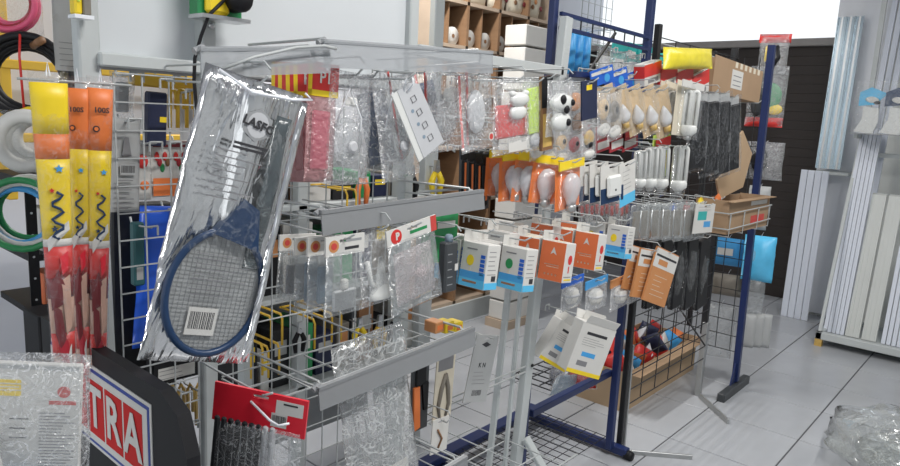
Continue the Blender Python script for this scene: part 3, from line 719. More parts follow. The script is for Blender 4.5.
for i, (u, v) in enumerate(((536, 124), (548, 126), (561, 128), (574, 130), (603, 90), (614, 92))):
    m = ['gold', 'brown', 'beige', 'red_deep', 'beige', 'grey_brown'][i]
    bag('trinket_bag', f'{ordn(i, 6)} small clear trinket bag with {["gold", "brown", "beige", "dark red", "tan", "grey-brown"][i]} contents under the toy bags', 'bag', 'small trinket bags', u, v, u + 1, v + (36 if i < 4 else 48), 15, 1.06, 'film', .018, None, 0, .003,
        fill=f_blob([(m, 0, .4, .36, .22, .008), ('black', .05, .38, .16, .1, .011), ('card_white', 0, .82, .38, .13, .008)]))
for i, u in enumerate((584, 603, 617, 630)):
    card_pack('red_card', f'{ordn(i, 4)} deep red blister card in the row under the bulb blisters', 'card', 'deep red cards', u, 126 - i, u, 152 - i, 15, 1.12, 'red_deep', deco=lambda r, w, h: (rect(r, -w * .38, w * .38, -h * .9, -h * .62, -.0015, 'card_white'), rect(r, -w * .3, w * .3, -h * .5, -h * .3, -.0015, 'red')))
for i in range(5):
    u = 606 + 13.5 * i
    bag('candle_bulb_pack', f'{ordn(i, 5)} tan card with a clear candle bulb in the top row', 'light bulb', 'candle bulb packs', u, 86 + i * .6, u + 4, 131 + i, 12, 1.10 - .012 * i, 'film_thin', .03, None, 0, .003, yaw=-15,
        fill=f_many(lambda r, w, h, hh: slot_card(w, h, .001, True, .010).build('backing_card', 'beige', r) and None, f_candle))
for i in range(5):
    u = 601 + 14 * i
    card_pack('blue_card', f'{ordn(i, 5)} blue header card above the candle bulbs', 'card', 'blue header cards', u, 68 + i * 2.5, u + 1, 84 + i * 2.5, 17, 1.16, 'blue', yaw=-12, deco=lambda r, w, h: (rect(r, -w * .45, w * .45, -h * .35, -h * .15, -.0015, 'card_white'), disc(r, w * .2, -h * .7, w * .12, -.0015, 'blue_light')))
for i in range(4):
    u = 648 + 16 * i
    r, w, h = hang('small_carton', f'{ordn(i, 4)} small red and white carton at the top beneath the yellow bag', 'box', 'red and white cartons', u, 62 + i * 3.2, u, 84 + i * 4, 17, 1.13)
    c = MB().box(-w * .5, w * .5, -.02, .02, -h, 0, bev=.002).build('carton', 'card_white', r); rect(c, -w * .5, w * .5, -h * .6, -h * .05, -.02, 'red'); rect(c, -w * .3, w * .3, -h * .9, -h * .7, -.02, 'ink_grey')
    MB().box(-w * .505, -w * .5, -.02, .02, -h * .7, -h * .1).build('print', 'red', c)
yb_, _, _ = bag('yellow_bag', 'bright yellow plastic bag lying across the top of the hooks', 'bag', None, 690, 48, 687.5, 69, 50, 1.08, 'yellow_bag', .05, None, 0, .006, hook=False); yb_.rotation_euler.y -= .12

# ---- large compact bulbs in blister
for i, (u, v0, u2, v1, wp, Y) in enumerate(((676, 84, 669, 132, 20, 1.06), (694, 82, 687, 139, 22, 1.0))):
    bag('compact_bulb', ['tube bulb in a yellowed blister, left of the pair under the yellow bag', 'white tube bulb in a clear blister, right of the pair under the yellow bag'][i], 'light bulb', 'tube bulbs in blisters', u, v0, u2, v1, wp, Y, 'film_thin', .05, 'card_cream' if i == 0 else 'card_white', .12, .002,
        fill=f_many(lambda r, w, h, hh, i=i: slot_card(w * .9, h * .95, .001, True, .022).build('backing_card', 'card_cream', r) and None, f_cfl))
for i, (u, v0, u2, v1, wp) in enumerate(((652, 147, 649, 196, 11), (663, 146, 660, 197, 12), (682, 145, 677, 200, 15), (641, 150, 639, 195, 9))):
    bag('compact_bulb', ['white tube bulb on the second row beside the white switch packs', 'middle white tube bulb on the second row', 'largest white tube bulb on the second row beside the dark bagged parts', 'small half-hidden tube bulb left end of the second row'][i], 'light bulb', 'tube bulbs in blisters', u, v0, u2, v1, wp, 1.06, 'film_thin', .04, None, 0, .002, fill=f_cfl)
bag('seed_pack', 'green and yellow printed pack behind the tube bulbs on the second row', 'pack', None, 662, 133, 660, 178, 18, 1.17, 'lime', .012, None, 0, .002, fill=lambda r, w, h, hh: (rect(r, -w * .4, w * .4, -h * .3, -h * .1, -.008, 'red'), rect(r, -w * .3, w * .2, -h * .8, -h * .45, -.008, 'yellow')))

# ---- dark bagged parts
def f_dark(r, w, h, hh): MB().box(-w * .36, w * .36, -.008, .008, -h * .95, -h * .12, bev=.004).build('dark_part', 'black_soft', r); rect(r, -w * .3, w * .3, -h * .11, -h * .02, -.006, 'card_grey', 'header_print')
for i, (u, v0, u2, v1) in enumerate(((700, 92, 694, 172), (711, 92, 706, 176), (722, 92, 717, 178), (731, 96, 727, 174))):
    bag('dark_part_bag', f'{ordn(i, 4)} tall clear bag with a black part hanging beneath the cardboard flap', 'bag', 'black parts in clear bags', u, v0, u2, v1, 14, 1.08, 'film_dark', .03, None, 0, .004, fill=f_dark, yaw=-12)
for i, u in enumerate((641, 652, 663, 674, 685, 696)):
    def f_hinge(r, w, h, hh):
        MB().box(-w * .36, -w * .02, -.003, .003, -h * .9, -h * .2, bev=.001).build('hinge_leaf', 'grey_brown', r); MB().box(w * .02, w * .36, -.003, .003, -h * .9, -h * .2, bev=.001).build('hinge_leaf', 'grey_brown', r)
        MB().tube([(0, -.002, -h * .18), (0, -.002, -h * .92)], .004, 8).build('hinge_pin', 'steel', r, True)
    bag('hinge_bag', f'{ordn(i, 6)} frosted bag with dark plate in the row below the tube bulbs', 'bag', 'plates in frosted bags', u, 204 - i * .3, u - 3, 240, 13, 1.06, 'film_frost', .016, None, 0, .003, fill=f_hinge, yaw=-14)
card_pack('info_card', 'small white printed card with green and blue marks in front of the carton', 'card', None, 706, 204, 702, 233, 19, 1.03, 'card_white', deco=lambda r, w, h: (rect(r, -w * .35, w * .1, -h * .55, -h * .25, -.0015, 'teal'), rect(r, -.0 * w, w * .35, -h * .8, -h * .6, -.0015, 'blue_light'), lines(r, -w * .35, w * .35, -h * .2, -h * .1, 2, -.0015)))
for i, (u, u2) in enumerate(((655, 648), (667, 660), (680, 674), (692, 687), (704, 699))):
    def f_rod(r, w, h, hh):
        MB().box(-w * .38, w * .38, -.012, .012, -h * .96, -h * .03, bev=.004).build('black_bar', 'black', r)
    bag('black_bar_pack', f'{ordn(i, 5)} long black bar in a clear sleeve hanging low on the grid panel', 'pack', 'long black bars', u, 236, u2, 310, 12.5, 1.10, 'film_thin', .03, None, 0, .003, fill=f_rod)
def d_orange(r, w, h):
    rect(r, -w * .5, w * .5, -h * .36, -h * .02, -.004, 'card_white'); rect(r, -w * .45, w * .45, -h * .16, -h * .12, -.0045, 'ink'); rect(r, -w * .3, w * .1, -h * .30, -h * .2, -.0045, 'orange_brown')
    lines(r, -w * .3, w * .3, -h * .85, -h * .5, 5, -.004, 'card_cream', .0015, seed=2)
for i, (u, v, u2, v2) in enumerate(((643, 248, 634, 291), (652, 250, 643, 298), (668, 251, 655, 304))):
    card_pack('orange_pack', f'{ordn(i, 3)} orange and white card pack tilted on a hook over the black grid', 'pack', 'orange card packs', u, v, u2, v2, 18, 1.06 - .03 * i, 'orange_brown', t=.004, deco=d_orange, yaw=-8)
for i, (u, v) in enumerate(((573, 277), (597, 278), (622, 276), (640, 268))):
    bag('socket_pack', f'{ordn(i, 4)} clear pack with a white lamp socket below the bulb cartons', 'lamp socket', 'lamp socket packs', u, v, u - 2, v + 32, 21, 1.09, 'film', .03, ['blue', 'blue_light', 'orange_brown', 'blue'][i], .25, .003, fill=f_socket)

# ---- second row of the second bay
def d_pliers(r, w, h):
    MB().box(-w * .3, w * .3, -.006, .006, -h * .95, -h * .25, bev=.004).build('handle', 'black', r); MB().box(-w * .1, w * .12, -.008, -.005, -h * .85, -h * .3, bev=.002).build('grip_stripe', 'orange', r)
    MB().box(-w * .45, w * .45, -.005, .005, -h * .25, -.012, bev=.003).build('tool_head', 'black', r)
for i, u in enumerate((464, 471, 478, 485)):
    card_pack('cutter', f'{ordn(i, 4)} black cutter with an orange stripe hanging beside the bulb packs', 'cutter', 'black and orange cutters', u, 146 + i, u - 1, 200 + i * 3, 8, 1.19, 'charcoal', t=.002, deco=d_pliers)
for i, (u, v, u2, v2, Y) in enumerate(((503, 150, 500, 196, 1.16), (516, 152, 514, 201, 1.12), (533, 153, 527, 203, 1.09), (551, 156, 545, 204, 1.05), (572, 160, 571, 209, 1.0))):
    bag('globe_bulb_pack', f'{ordn(i, 5)} orange backed clear globe bulb pack in the middle row', 'light bulb', 'orange globe bulb packs', u, v, u2, v2, 21 if i < 4 else 24, Y, 'film_thin', .05, 'yellow', .17, .002, yaw=-10 if i < 4 else 0,
        fill=f_many(lambda r, w, h, hh: MB().box(-w * .5, w * .5, .012, .014, -h, -hh, bev=.001).build('backing_card', 'orange', r) and None, f_globe))
def d_switch(r, w, h):
    rect(r, -w * .5, w * .5, -h, -h * .6, -.0015, 'navy_blue'); MB().box(-w * .3, w * .3, -.016, -.001, -h * .85, -h * .28, bev=.008).build('doorbell', 'bulb_white', r)
    disc(r, 0, -h * .66, .004, -.016, 'ink'); 
for i, (u, v) in enumerate(((588, 162), (599, 163), (612, 164))):
    card_pack('switch_pack', f'{ordn(i, 3)} navy and white card with an oval white switch', 'switch', 'switch cards', u, v, u - 1, v + 38, 17 if i == 2 else 14, 1.10 - .03 * i, 'card_white', deco=d_switch, yaw=-10)
card_pack('switch_card', 'white card with a bright blue foot beside the oval switches', 'card', None, 627, 162, 627, 204, 15, 1.03, 'card_white', deco=lambda r, w, h: (rect(r, -w * .5, w * .5, -h, -h * .75, -.0015, 'cyan'), lines(r, -w * .3, w * .3, -h * .6, -h * .2, 5, -.0015)))
for i, u in enumerate((585, 595, 605, 615, 625)):
    def f_drv(r, w, h, hh):
        for k in (-1, 1):
            MB().tube([(k * w * .2, 0, -h * .2), (k * w * .2, 0, -h * .55)], .005, 7).build('handle', 'red', r, True); MB().tube([(k * w * .2, 0, -h * .55), (k * w * .2, 0, -h * .95)], .0022, 5).build('shaft', 'steel', r, True)
    bag('screwdriver_pack', f'{ordn(i, 5)} clear pack with small red handled screwdrivers under the switch cards', 'screwdriver', 'small screwdriver packs', u, 200, u - 1, 226, 12, 1.13, 'film', .016, None, 0, .002, fill=f_drv)

# ---- bulb cartons in rows on the hooks
cart = [('blue', 484, 232, .99, 2), ('green', 522, 237, .97, 2), ('orange', 561, 232, .97, 2), ('orange', 593, 224, .99, 2), ('blue', 623, 218, 1.05, 2),
        ('blue', 462, 224, 1.07, 1), ('green', 505, 222, 1.10, 1), ('orange', 530, 225, 1.10, 1), ('orange', 548, 216, 1.12, 1), ('orange', 577, 214, 1.11, 1)]
for i, (k, u, v, Y, n) in enumerate(cart):
    base = P(u, v, Y); kind = {'blue': 'blue and white', 'green': 'blue and white', 'orange': 'orange'}[k]
    for q in range(n):
        yy = Y + .088 * q
        if yy > 1.2: break
        nm = ['front', 'second', 'third'][q]
        pos = ['with yellow lamp print, left end', 'with green lamp print', 'with arrow logo, lowest', 'with arrow logo, foremost right', 'at the right end', 'half hidden at the far left', 'tucked between its neighbours', 'behind the green lamp print', 'set back in the middle', 'set back behind the arrow logos', 'set back near the right end'][i]
        b = led_box(k, 0, 0, 1, f'{nm} {kind} bulb carton {pos} of the row', 'bulb cartons on hooks', roll=7 if q == 0 else 3)
        HOOKS.pop(); b.location = (base.x, yy, base.z); HOOKS.append((base.x, base.z - .012, yy, b['label']))

# ---- the two cream cartons hanging low on the blue rack
for i, (u, v, u2, v2, wp, Y, roll) in enumerate(((573, 320, 556, 366, 18, 1.18, 0), (598, 318, 584, 375, 20, 1.04, 0))):
    r, w, h = hang('spare_carton', ['tilted white and yellow bulb carton hanging low, left of a pair', 'white and yellow bulb carton hanging low with open flaps, right of a pair'][i], 'box', 'cream cartons', u, v, u2, v2, wp, Y, yaw=-28)
    c = MB().box(-w / 2, w / 2, -.03, .03, -h, -.02, bev=.002).build('carton', 'card_white', r)
    rect(c, -w * .3, w * .3, -h * .30, -h * .25, -.03, 'ink'); lines(c, -w * .35, w * .35, -h * .48, -h * .36, 4, -.03, seed=i); rect(c, -w * .25, w * .15, -h * .68, -h * .6, -.03, 'blue_light'); rect(c, -w * .3, 0, -h * .85, -h * .76, -.03, 'ink_grey')
    MB().add([(w * .5 + .0004, -.03, -h * .98), (w * .5 + .0004, .03, -h * .98), (w * .5 + .0004, .03, -h * .45), (w * .5 + .0004, -.03, -h * .75)], [(0, 1, 2, 3)]).build('print', 'yellow', c)
    rect(c, -w * .5, w * .5, -h, -h * .93, -.03, 'yellow')
    for s in (-1, 1): MB().box(-w * .45, w * .45, -.001, .001, 0, .03).xform(Matrix.Translation((0, s * .03, -.02)) @ Matrix.Rotation(math.radians(-25 * s), 4, 'X')).build('flap', 'card_white', r)
    MB().box(-w * .3, w * .3, .018, .02, -.02, .012).build('hang_tab', 'card_white', r)

# ---- middle row of the first bay: white header cards over frosted bags
def hp(c, w, h):
    disc(c, -w * .3, -h * .5, h * .32, -.0022, 'orange_brown'); disc(c, -w * .3, -h * .5, h * .18, -.0027, 'ink_red'); rect(c, -w * .02, w * .35, -h * .75, -h * .6, -.0022, 'ink'); rect(c, w * .0, w * .42, -h * .35, -h * .22, -.0022, 'grey')
for i, (u, v, u2, v2, wp, Y) in enumerate(((298, 234, 294, 300, 36, 1.10), (312, 236, 310, 308, 34, 1.05), (326, 236, 324, 310, 36, 1.01), (345, 235, 344, 314, 38, .96))):
    bag('header_bag', f'{ordn(i, 4)} frosted bag with a white red-logo header card under the middle label strip', 'bag', 'white header bags', u, v, u2, v2, wp, Y, 'film_frost', .02, 'card_white', .24, .003, hprint=hp,
        fill=[f_block('grey', .5, .45, .9, .005), f_block('grey_blue', .35, .35, .9, .005), f_block('grey_blue', .4, .4, .9, .005), f_many(f_block('steel', .62, .68, .94, .004, 'small_tin'), f_block('card_white', .16, .55, .68, .006, 'clip'))][i])
def f_funnel(r, w, h, hh):
    MB().lathe([(.006, -.40 * h), (.010, -.55 * h), (.014, -.70 * h), (.032, -.86 * h), (.036, -.92 * h), (.030, -.94 * h)], 14, (.05 * w, 0, 0), sy=.4).build('nozzle', 'bulb_white', r, True)
    MB().tube([(-.3 * w, 0, -.42 * h), (-.22 * w, 0, -.7 * h), (0, 0, -.86 * h)], .006, 6).build('arm', 'bulb_white', r, True)
bag('nozzle_bag', 'clear bag with a white plastic nozzle between the header cards and the red logo bag', 'bag', None, 378, 226, 380, 303, 38, .99, 'film', .02, None, 0, .003, fill=f_funnel)
def hp2(c, w, h):
    disc(c, -w * .32, -h * .5, h * .46, -.0022, 'red'); text('P', h * .6, 'card_white', c, -w * .30, -.003, -h * .5, .001); rect(c, -w * .05, w * .3, -h * .65, -h * .45, -.0022, 'green'); rect(c, w * .38, w * .5, -h, 0, -.0022, 'ink_red')
bag('logo_bag', 'puffy clear bag under a white card with a red round logo', 'bag', None, 411, 223, 418, 306, 48, .96, 'film_frost', .045, 'card_white', .18, .005, taper=1.08, hprint=hp2, fill=lambda r, w, h, hh: (MB().sheet(w * .8, h * .62, .035, 8, 10, 77, .008, 1, .5, -h * .28).build('crumpled_contents', 'film_pale', r, True), None))
card_pack('green_pack', 'dark green card with white lettering behind the red logo bag', 'pack', None, 441, 210, 438, 262, 34, 1.06, 'green', t=.003, deco=lambda r, w, h: (text('MANIJA', .016, 'card_white', r, .02, -.0035, -h * .35) if False else rect(r, -w * .1, w * .42, -h * .35, -h * .22, -.003, 'card_white'), None)[1])
r, w, h = hang('black_torch', 'slim black boxed torch hanging left of the bulb cartons', 'torch', None, 449, 236, 447, 291, 14, 1.0)
MB().box(-w * .45, w * .45, -.012, .012, -h, -.012, bev=.004).build('body', 'charcoal', r); MB().lathe([(w * .2, -.014), (w * .2, 0), (w * .12, .004)], 10).build('cap', 'grey_blue', r, True)
MB().box(w * .2, w * .42, -.013, -.0118, -h * .62, -h * .5).build('print', 'card_white', r); lines(r, -w * .3, w * .1, -h * .85, -h * .3, 5, -.0122, 'grey', .002)

# ---- lower goods of the first bay
r, w, h = hang('zip_tie_pack', 'bright red header pack with black strips hanging in front of the lower shelf', 'pack', None, 262, 391, 256, 500, 96, .93, yaw=-58)
w = .166; h = .19; r.rotation_euler.y += .04
hc = slot_card(w, h * .36, .0025).build('header_card', 'red_bright', r)
rect(hc, w * .17, w * .46, -h * .17, -h * .045, -.0025, 'card_white', 'sticker'); rect(hc, w * .25, w * .40, -h * .08, -h * .065, -.003, 'ink'); barcode(hc, w * .13, w * .30, -h * .30, -h * .17, -.0025, 3)
MB().tube([(-.1 * w, -.003, -.11 * h), (.16 * w, -.02, -.20 * h), (.28 * w, -.03, -.20 * h), (.38 * w, -.028, -.165 * h)], .0022, 6).build('hook_tip', 'white_gloss', r, True)
for k in range(9):
    MB().box(-.47 * w + k * .075 * w, -.47 * w + k * .075 * w + .06 * w, -.006, .004, -h, -h * .31, bev=.003).build('black_strip', 'black_soft' if k < 7 else 'grey_light', r)
MB().sheet(w * .96, h * .70, .03, 10, 10, 31, .004, 1, .4, -h * .30).build('film', 'film', r, True)
bag('long_clear_bag', 'long crumpled clear bag with clear tubes hanging under the lowest label strip', 'bag', None, 368, 334, 388, 520, 62, 1.03, 'film_milky', .05, None, 0, .010, yaw=-6,
    fill=lambda r, w, h, hh: ([MB().tube([(x * w, 0, -.3 * h), ((x + .03) * w, .006, -.97 * h)], .006, 7).build('clear_tube', 'film_frost', r, True) for x in (-.3, -.15, 0, .14, .28)], MB().box(-.02 * w, .3 * w, -.016, -.015, -.82 * h, -.68 * h).build('paper_label', 'card_white', r)))
for k, (u, m) in enumerate(((434, 'orange_brown'), (444, 'yellow'), (453, 'yellow'))):
    a = P(u, 331, 1.08); o = tag(empty('shelf_box', a), ['small orange box on the shelf behind the lowest label strip', 'left small yellow box on the shelf behind the lowest label strip', 'right small yellow box on the shelf behind the lowest label strip'][k], 'box', 'small boxes on the wire shelf')
    MB().box(-.016, .016, -.02, .02, 0, .028, bev=.002).build('carton', m, o); MB().box(-.01, .01, -.0205, -.02, .008, .02).build('print', 'orange', o)
def d_snips(r, w, h):
    MB().poly([(-w * .42, -h * .42), (-w * .1, -h * .42), (w * .0, -h * .95), (-w * .35, -h * .98)], -.008, .0).build('handle', 'orange', r); MB().poly([(w * .05, -h * .4), (w * .42, -h * .4), (w * .4, -h * .75), (w * .2, -h * .75)], -.008, 0).build('handle', 'black', r)
    MB().box(-w * .3, w * .3, -.007, 0, -h * .42, -.015, bev=.003).build('tool_head', 'black', r)
card_pack('snips', 'orange and black hand tool hanging below the right end of the lowest label strip', 'tool', None, 421, 352, 418, 430, 17, 1.20, 'charcoal', deco=d_snips)
def d_scis(r, w, h):
    for s in (-1, 1): MB().tube([(0, -.004, -h * .35), (s * w * .18, -.004, -h * .55), (s * w * .28, -.004, -h * .78), (s * w * .16, -.004, -h * .95)], [.006, .007, .006, .004], 7).build('handle', 'grey_brown', r, True)
    rect(r, -w * .4, w * .4, -h * .30, -h * .12, -.0015, 'ink_grey')
r, w, h = card_pack('shears_card', 'pale card holding brown handled shears in the lower second bay', 'shears', None, 447, 348, 441, 420, 18, 1.19, 'card_cream', deco=d_scis)
card_pack('tall_label_card', 'tall pale grey printed card standing out against the floor in the second bay', 'card', None, 488, 335, 474, 402, 23, 1.16, 'card_grey', deco=lambda r, w, h: (MB().poly([(-w * .2, -h * .14), (0, -h * .10), (w * .2, -h * .14), (0, -h * .18)][::-1], -.002, -.0015).build('logo', 'ink', r), text('K N', .020, 'ink', r, 0, -.002, -h * .45), barcode(r, -w * .25, w * .25, -h * .93, -h * .8, -.0015, 6, 'card_grey'), lines(r, -w * .3, w * .3, -h * .72, -h * .55, 4, -.0015)))
card_pack('small_tool_card', 'small white card with a brown hook at the bottom of the second bay', 'card', None, 441, 418, 438, 452, 16, 1.15, 'card_white', deco=lambda r, w, h: MB().tube([(-w * .2, -.004, -h * .3), (w * .1, -.004, -h * .6), (-w * .1, -.004, -h * .85)], .003, 6).build('hook', 'brown', r, True))
# ================================================================== LEFT END: POPPERS, SIGN STAND, CLEAR BAG
def popper(tu, tv, bu, bv, wpx, Y, label, kind, yaw=0):
    r, w, h = hang('party_popper', label, 'party popper', 'party popper tubes', tu, tv, bu, bv, wpx, Y, yaw=yaw, hook=False)
    def rad(t): return (w * .5) * (1 - .42 * t)
    segs = [('orange', 0, .20), ('yellow', .20, .50), ('card_white', .50, .525), ('red', .525, .63), ('maroon', .63, .70), ('skin_print', .70, .82), ('red', .82, .90), ('skin_print', .90, .95), ('red', .95, 1)]
    if kind == 0: segs[0] = ('yellow', 0, .16); segs[1:1] = [('orange', .16, .24)]; segs[2] = ('yellow', .24, .50)
    for (m, a, b) in segs:
        n = max(2, int((b - a) * 20)); o = MB().lathe([(rad(a + (b - a) * k / n), -h * (.02 + .98 * (a + (b - a) * k / n))) for k in range(n + 1)], 16, sy=.45)
        o.build('wrapper_band', m, r, True)
    def zt(t): return -h * (.02 + .98 * t)
    def yf(t, x=0.0): return -rad(t) * .45 * math.sqrt(max(.05, 1 - (x / rad(t)) ** 2)) - .0012
    def star(x, t, s, m):
        MB().poly([(x + s * (1 if q % 2 == 0 else .45) * math.sin(q * math.pi / 5), zt(t) + s * (1 if q % 2 == 0 else .45) * math.cos(q * math.pi / 5)) for q in range(10)][::-1], yf(t, x) - .001, yf(t, x) + .001).build('star_print', m, r)
    star(w * .12, .27, w * .13, 'blue_light'); star(-w * .1, .34, w * .08, 'red'); star(-w * .08, .465, w * .1, 'navy_blue')
    if kind == 1:
        text('100S', w * .30, 'ink', r, 0, yf(.07) - .002, zt(.07), .0003); disc(r, -w * .18, zt(.13), w * .13, yf(.13, w * .2) - .001, 'ink'); disc(r, -w * .18, zt(.13), w * .08, yf(.13, w * .2) - .002, 'orange')
    sq = []
    for k in range(15):
        t = .345 + .011 * k; x = w * (.16 * math.sin(k * 1.35) + .02); sq.append((x, yf(t, x) - .001, zt(t)))
    MB().tube(sq, w * .045, 6).build('script_print', 'navy_blue', r, True)
    def patch(pts, m, name='figure_print'):
        mb = MB(); n = len(pts); vs = []
        for (x, t) in pts: vs.append((w * x, yf(t, w * x) - .0015, zt(t)))
        c = (sum(p[0] for p in pts) / n, sum(p[1] for p in pts) / n); vs.append((w * c[0], yf(c[1], w * c[0]) - .003, zt(c[1])))
        mb.add(vs, [(k, (k + 1) % n, n) for k in range(n)]); mb.build(name, m, r)
    patch([(-.30, .50), (.30, .44), (.32, .47), (-.28, .54)], 'card_white'); patch([(-.30, .66), (-.05, .60), (.12, .66), (.02, .72), (-.28, .74)], 'maroon'); patch([(.0, .64), (.26, .62), (.24, .80), (.08, .83), (.04, .72)], 'skin_print')
    patch([(-.24, .72), (-.02, .74), (.06, .84), (-.10, .88), (-.22, .82)], 'maroon'); patch([(-.16, .86), (.10, .84), (.18, .92), (-.02, .97)], 'red_deep'); patch([(.0, .56), (.24, .54), (.22, .60), (.05, .62)], 'red_bright'); patch([(.05, .90), (.20, .86), (.18, .95)], 'card_white')
    MB().sheet(w * 1.06, h * 1.03, w * .5, 8, 24, int(tu), .0025, .62, .35, .008).build('film', 'film_thin', r, True)
    MB().tube([(-w * .05, 0, .0), (0, 0, .02), (w * .05, 0, .0)], .0015, 5).build('hang_loop', 'white_gloss', r)
popper(48, 76, 66, 382, 36, 1.09, 'leftmost party popper tube with a plain yellow top', 0, yaw=-12)
popper(77, 82, 84, 376, 23, 1.13, 'middle party popper tube with orange top, half in shade', 1, yaw=-30)
popper(100, 82, 99, 384, 25, 1.12, 'rightmost party popper tube with orange top beside the white post', 1, yaw=-10)

st = tag(empty('sign_stand', (.42, .95, 0)), 'black floor display stand with a red TRA sign at the lower left', 'display stand')
MB().add([(0, .40, 0), (0, -.125, 0), (0, -.135, .98), (0, -.11, 1.035), (0, -.06, 1.055), (0, .40, 1.055), (.02, .40, 0), (.02, -.125, 0), (.02, -.135, .98), (.02, -.11, 1.035), (.02, -.06, 1.055), (.02, .40, 1.055)],
         [(0, 1, 2, 3, 4, 5), (11, 10, 9, 8, 7, 6), (0, 6, 7, 1), (1, 7, 8, 2), (2, 8, 9, 3), (3, 9, 10, 4), (4, 10, 11, 5), (5, 11, 6, 0)]).build('panel', 'black', st)
def sp_(y0, y1, z0, z1, d, m, name):   # flat print on the face of the stand that looks towards -x
    return MB().box(-d, -d + .0012, y0 - .95, y1 - .95, z0, z1).build(name, m, st)
sp_(.914, 1.30, .884, 1.026, .0012, 'card_white', 'sign_border'); sp_(.920, 1.30, .890, 1.020, .0018, 'navy_sign', 'sign_line'); sp_(.9255, 1.30, .8955, 1.0145, .0024, 'card_white', 'sign_field')
for k, ch in enumerate(('A', 'R', 'T', '', '')):
    yc = .972 + .068 * k; sp_(yc - .031, yc + .031, .908, 1.002, .003, 'red_sign', 'sign_tile')
    if ch:
        b = text_mb(ch, .098, .0022); b.xform(Matrix.Translation((-.0042, yc - .95, .955)) @ Matrix.Rotation(math.radians(-90), 4, 'Z') @ Matrix.Diagonal((.88, 1, 1, 1))); b.build('lettering', 'card_white', st)

# clear bag with cards, nearest thing at the lower left
r = tag(empty('card_bag', (.262, .86, 1.152), (0, math.radians(4), math.radians(-38))), 'big clear bag with white printed sheets and a blue pack at the lower left corner', 'bag')
cb = MB().box(-.062, .062, -.004, .004, -.46, -.008, bev=.002).build('printed_sheet', 'card_white', r)
rect(cb, -.058, .058, -.018, -.012, -.004, 'card_grey'); disc(cb, .038, -.052, .009, -.004, 'ink_red'); text('ALFA AXE', .0095, 'ink_red', cb, .034, -.0046, -.068) if False else rect(cb, .018, .055, -.072, -.066, -.004, 'ink_red')
lines(cb, .005, .056, -.30, -.085, 44, -.004, 'ink_grey', .0016, seed=3); lines(cb, -.035, .0, -.125, -.095, 3, -.004, 'ink', .0016, seed=4); rect(cb, -.05, -.02, -.06, -.035, -.004, 'yellow')
lines(cb, -.05, -.005, -.05, -.04, 3, -.0045, 'card_cream', .002, seed=7)
bl = MB().sheet(.11, .30, .02, 6, 8, 8, .003, 1, .4, -.18, -.01).build('blue_pack', 'blue_light', r, True); bl.location.y = -.016
wc = MB().poly([(-.085, -.20), (-.085, -.14), (-.072, -.115), (-.055, -.105), (-.040, -.118), (-.03, -.16), (-.03, -.20)], -.034, -.032).build('white_card', 'card_white', r)
rect(wc, -.068, -.048, -.160, -.140, -.034, 'ink_red'); disc(wc, -.050, -.122, .003, -.034, 'ink'); lines(wc, -.07, -.045, -.185, -.17, 3, -.034, 'ink_grey', .0012)
for k in range(5): MB().tube([(-.08 + .028 * k + .009 * math.cos(q * .785), -.034, -.235 + .012 * math.sin(q * .785)) for q in range(8)], .0035, 6, True).build('steel_ring', 'bulb_white', r, True)
MB().sheet(.145, .50, .085, 12, 16, 21, .006, 1.04, .35, .006).build('film', 'film', r, True)
r.scale = (.80, .80, .80)

rod = tag(empty('popper_rod', (.345, 1.15, 1.478)), 'thin white rod on the tall post that the party poppers hang from', 'rod')
MB().tube([(0, 0, 0), (.165, 0, 0), (.165, .12, .0)], .002, 6).build('rod', 'white_wire', rod, True)
# ================================================================== BEHIND THE LEFT GRID
def plain_box(name, label, cat, tu, tv, bu, bv, wpx, Y, m, d=.03, group=None, deco=None, hook=False, yaw=0, bev=.003):
    r, w, h = hang(name, label, cat, group, tu, tv, bu, bv, wpx, Y, yaw, hook)
    b = MB().box(-w / 2, w / 2, -d / 2, d / 2, -h, 0, bev=bev).build('body', m, r)
    if deco: deco(b, w, h, -d / 2)
    return r
HB = []
bag('hanging_pouch', 'clear crumpled pouch behind the top of the left grid', 'bag', None, 122, 72, 122, 122, 26, 1.33, 'film', .03, None, 0, .005, fill=f_block('grey', .5, .2, .8, .005))
bag('printed_pouch', 'grey printed blister pouch hanging behind the left grid', 'pouch', None, 125, 118, 124, 212, 32, 1.31, 'card_grey', .012, None, 0, .002,
    fill=lambda r, w, h, hh: (lines(r, -w * .3, w * .3, -h * .95, -h * .65, 7, -.009, 'ink_grey', .002, seed=1), barcode(r, -w * .2, w * .3, -h * .6, -h * .48, -.009, 2, 'card_grey'), MB().poly([(-w * .15, -h * .4), (w * .15, -h * .4), (w * .05, -h * .2), (-w * .08, -h * .2)][::-1], -.010, -.009).build('print', 'ink_grey', r)))
plain_box('yellow_bar', 'yellow plastic bar along the top behind the left grid', 'bar', 162, 75, 162, 88, 62, 1.34, 'yellow_paint', .02, hook=True)
plain_box('navy_sponge', 'navy blue rectangular pouch hanging behind the left grid', 'pouch', 156, 92, 155, 146, 19, 1.31, 'navy', .02, hook=True, deco=lambda b, w, h, y: rect(b, w * .1, w * .45, -h * .55, -h * .45, y, 'yellow'))
for i, u in enumerate((173, 181, 190)):
    r, w, h = hang('orange_hook', f'{ordn(i, 3)} orange plastic hook behind the left grid', 'hook', 'orange hooks', u, 90, u, 128, 8, 1.31)
    MB().tube([(-w * .4, 0, -h), (-w * .4, 0, -.01), (-w * .2, 0, 0), (w * .2, 0, 0), (w * .4, 0, -.01), (w * .4, 0, -h * .5)], .004, 6).build('wire', 'yellow_paint', r, True)
bag('grey_pouch', 'narrow grey pouch beside the foil bag behind the left grid', 'pouch', None, 186, 92, 187, 178, 14, 1.36, 'grey_light', .012, None, 0, .003)
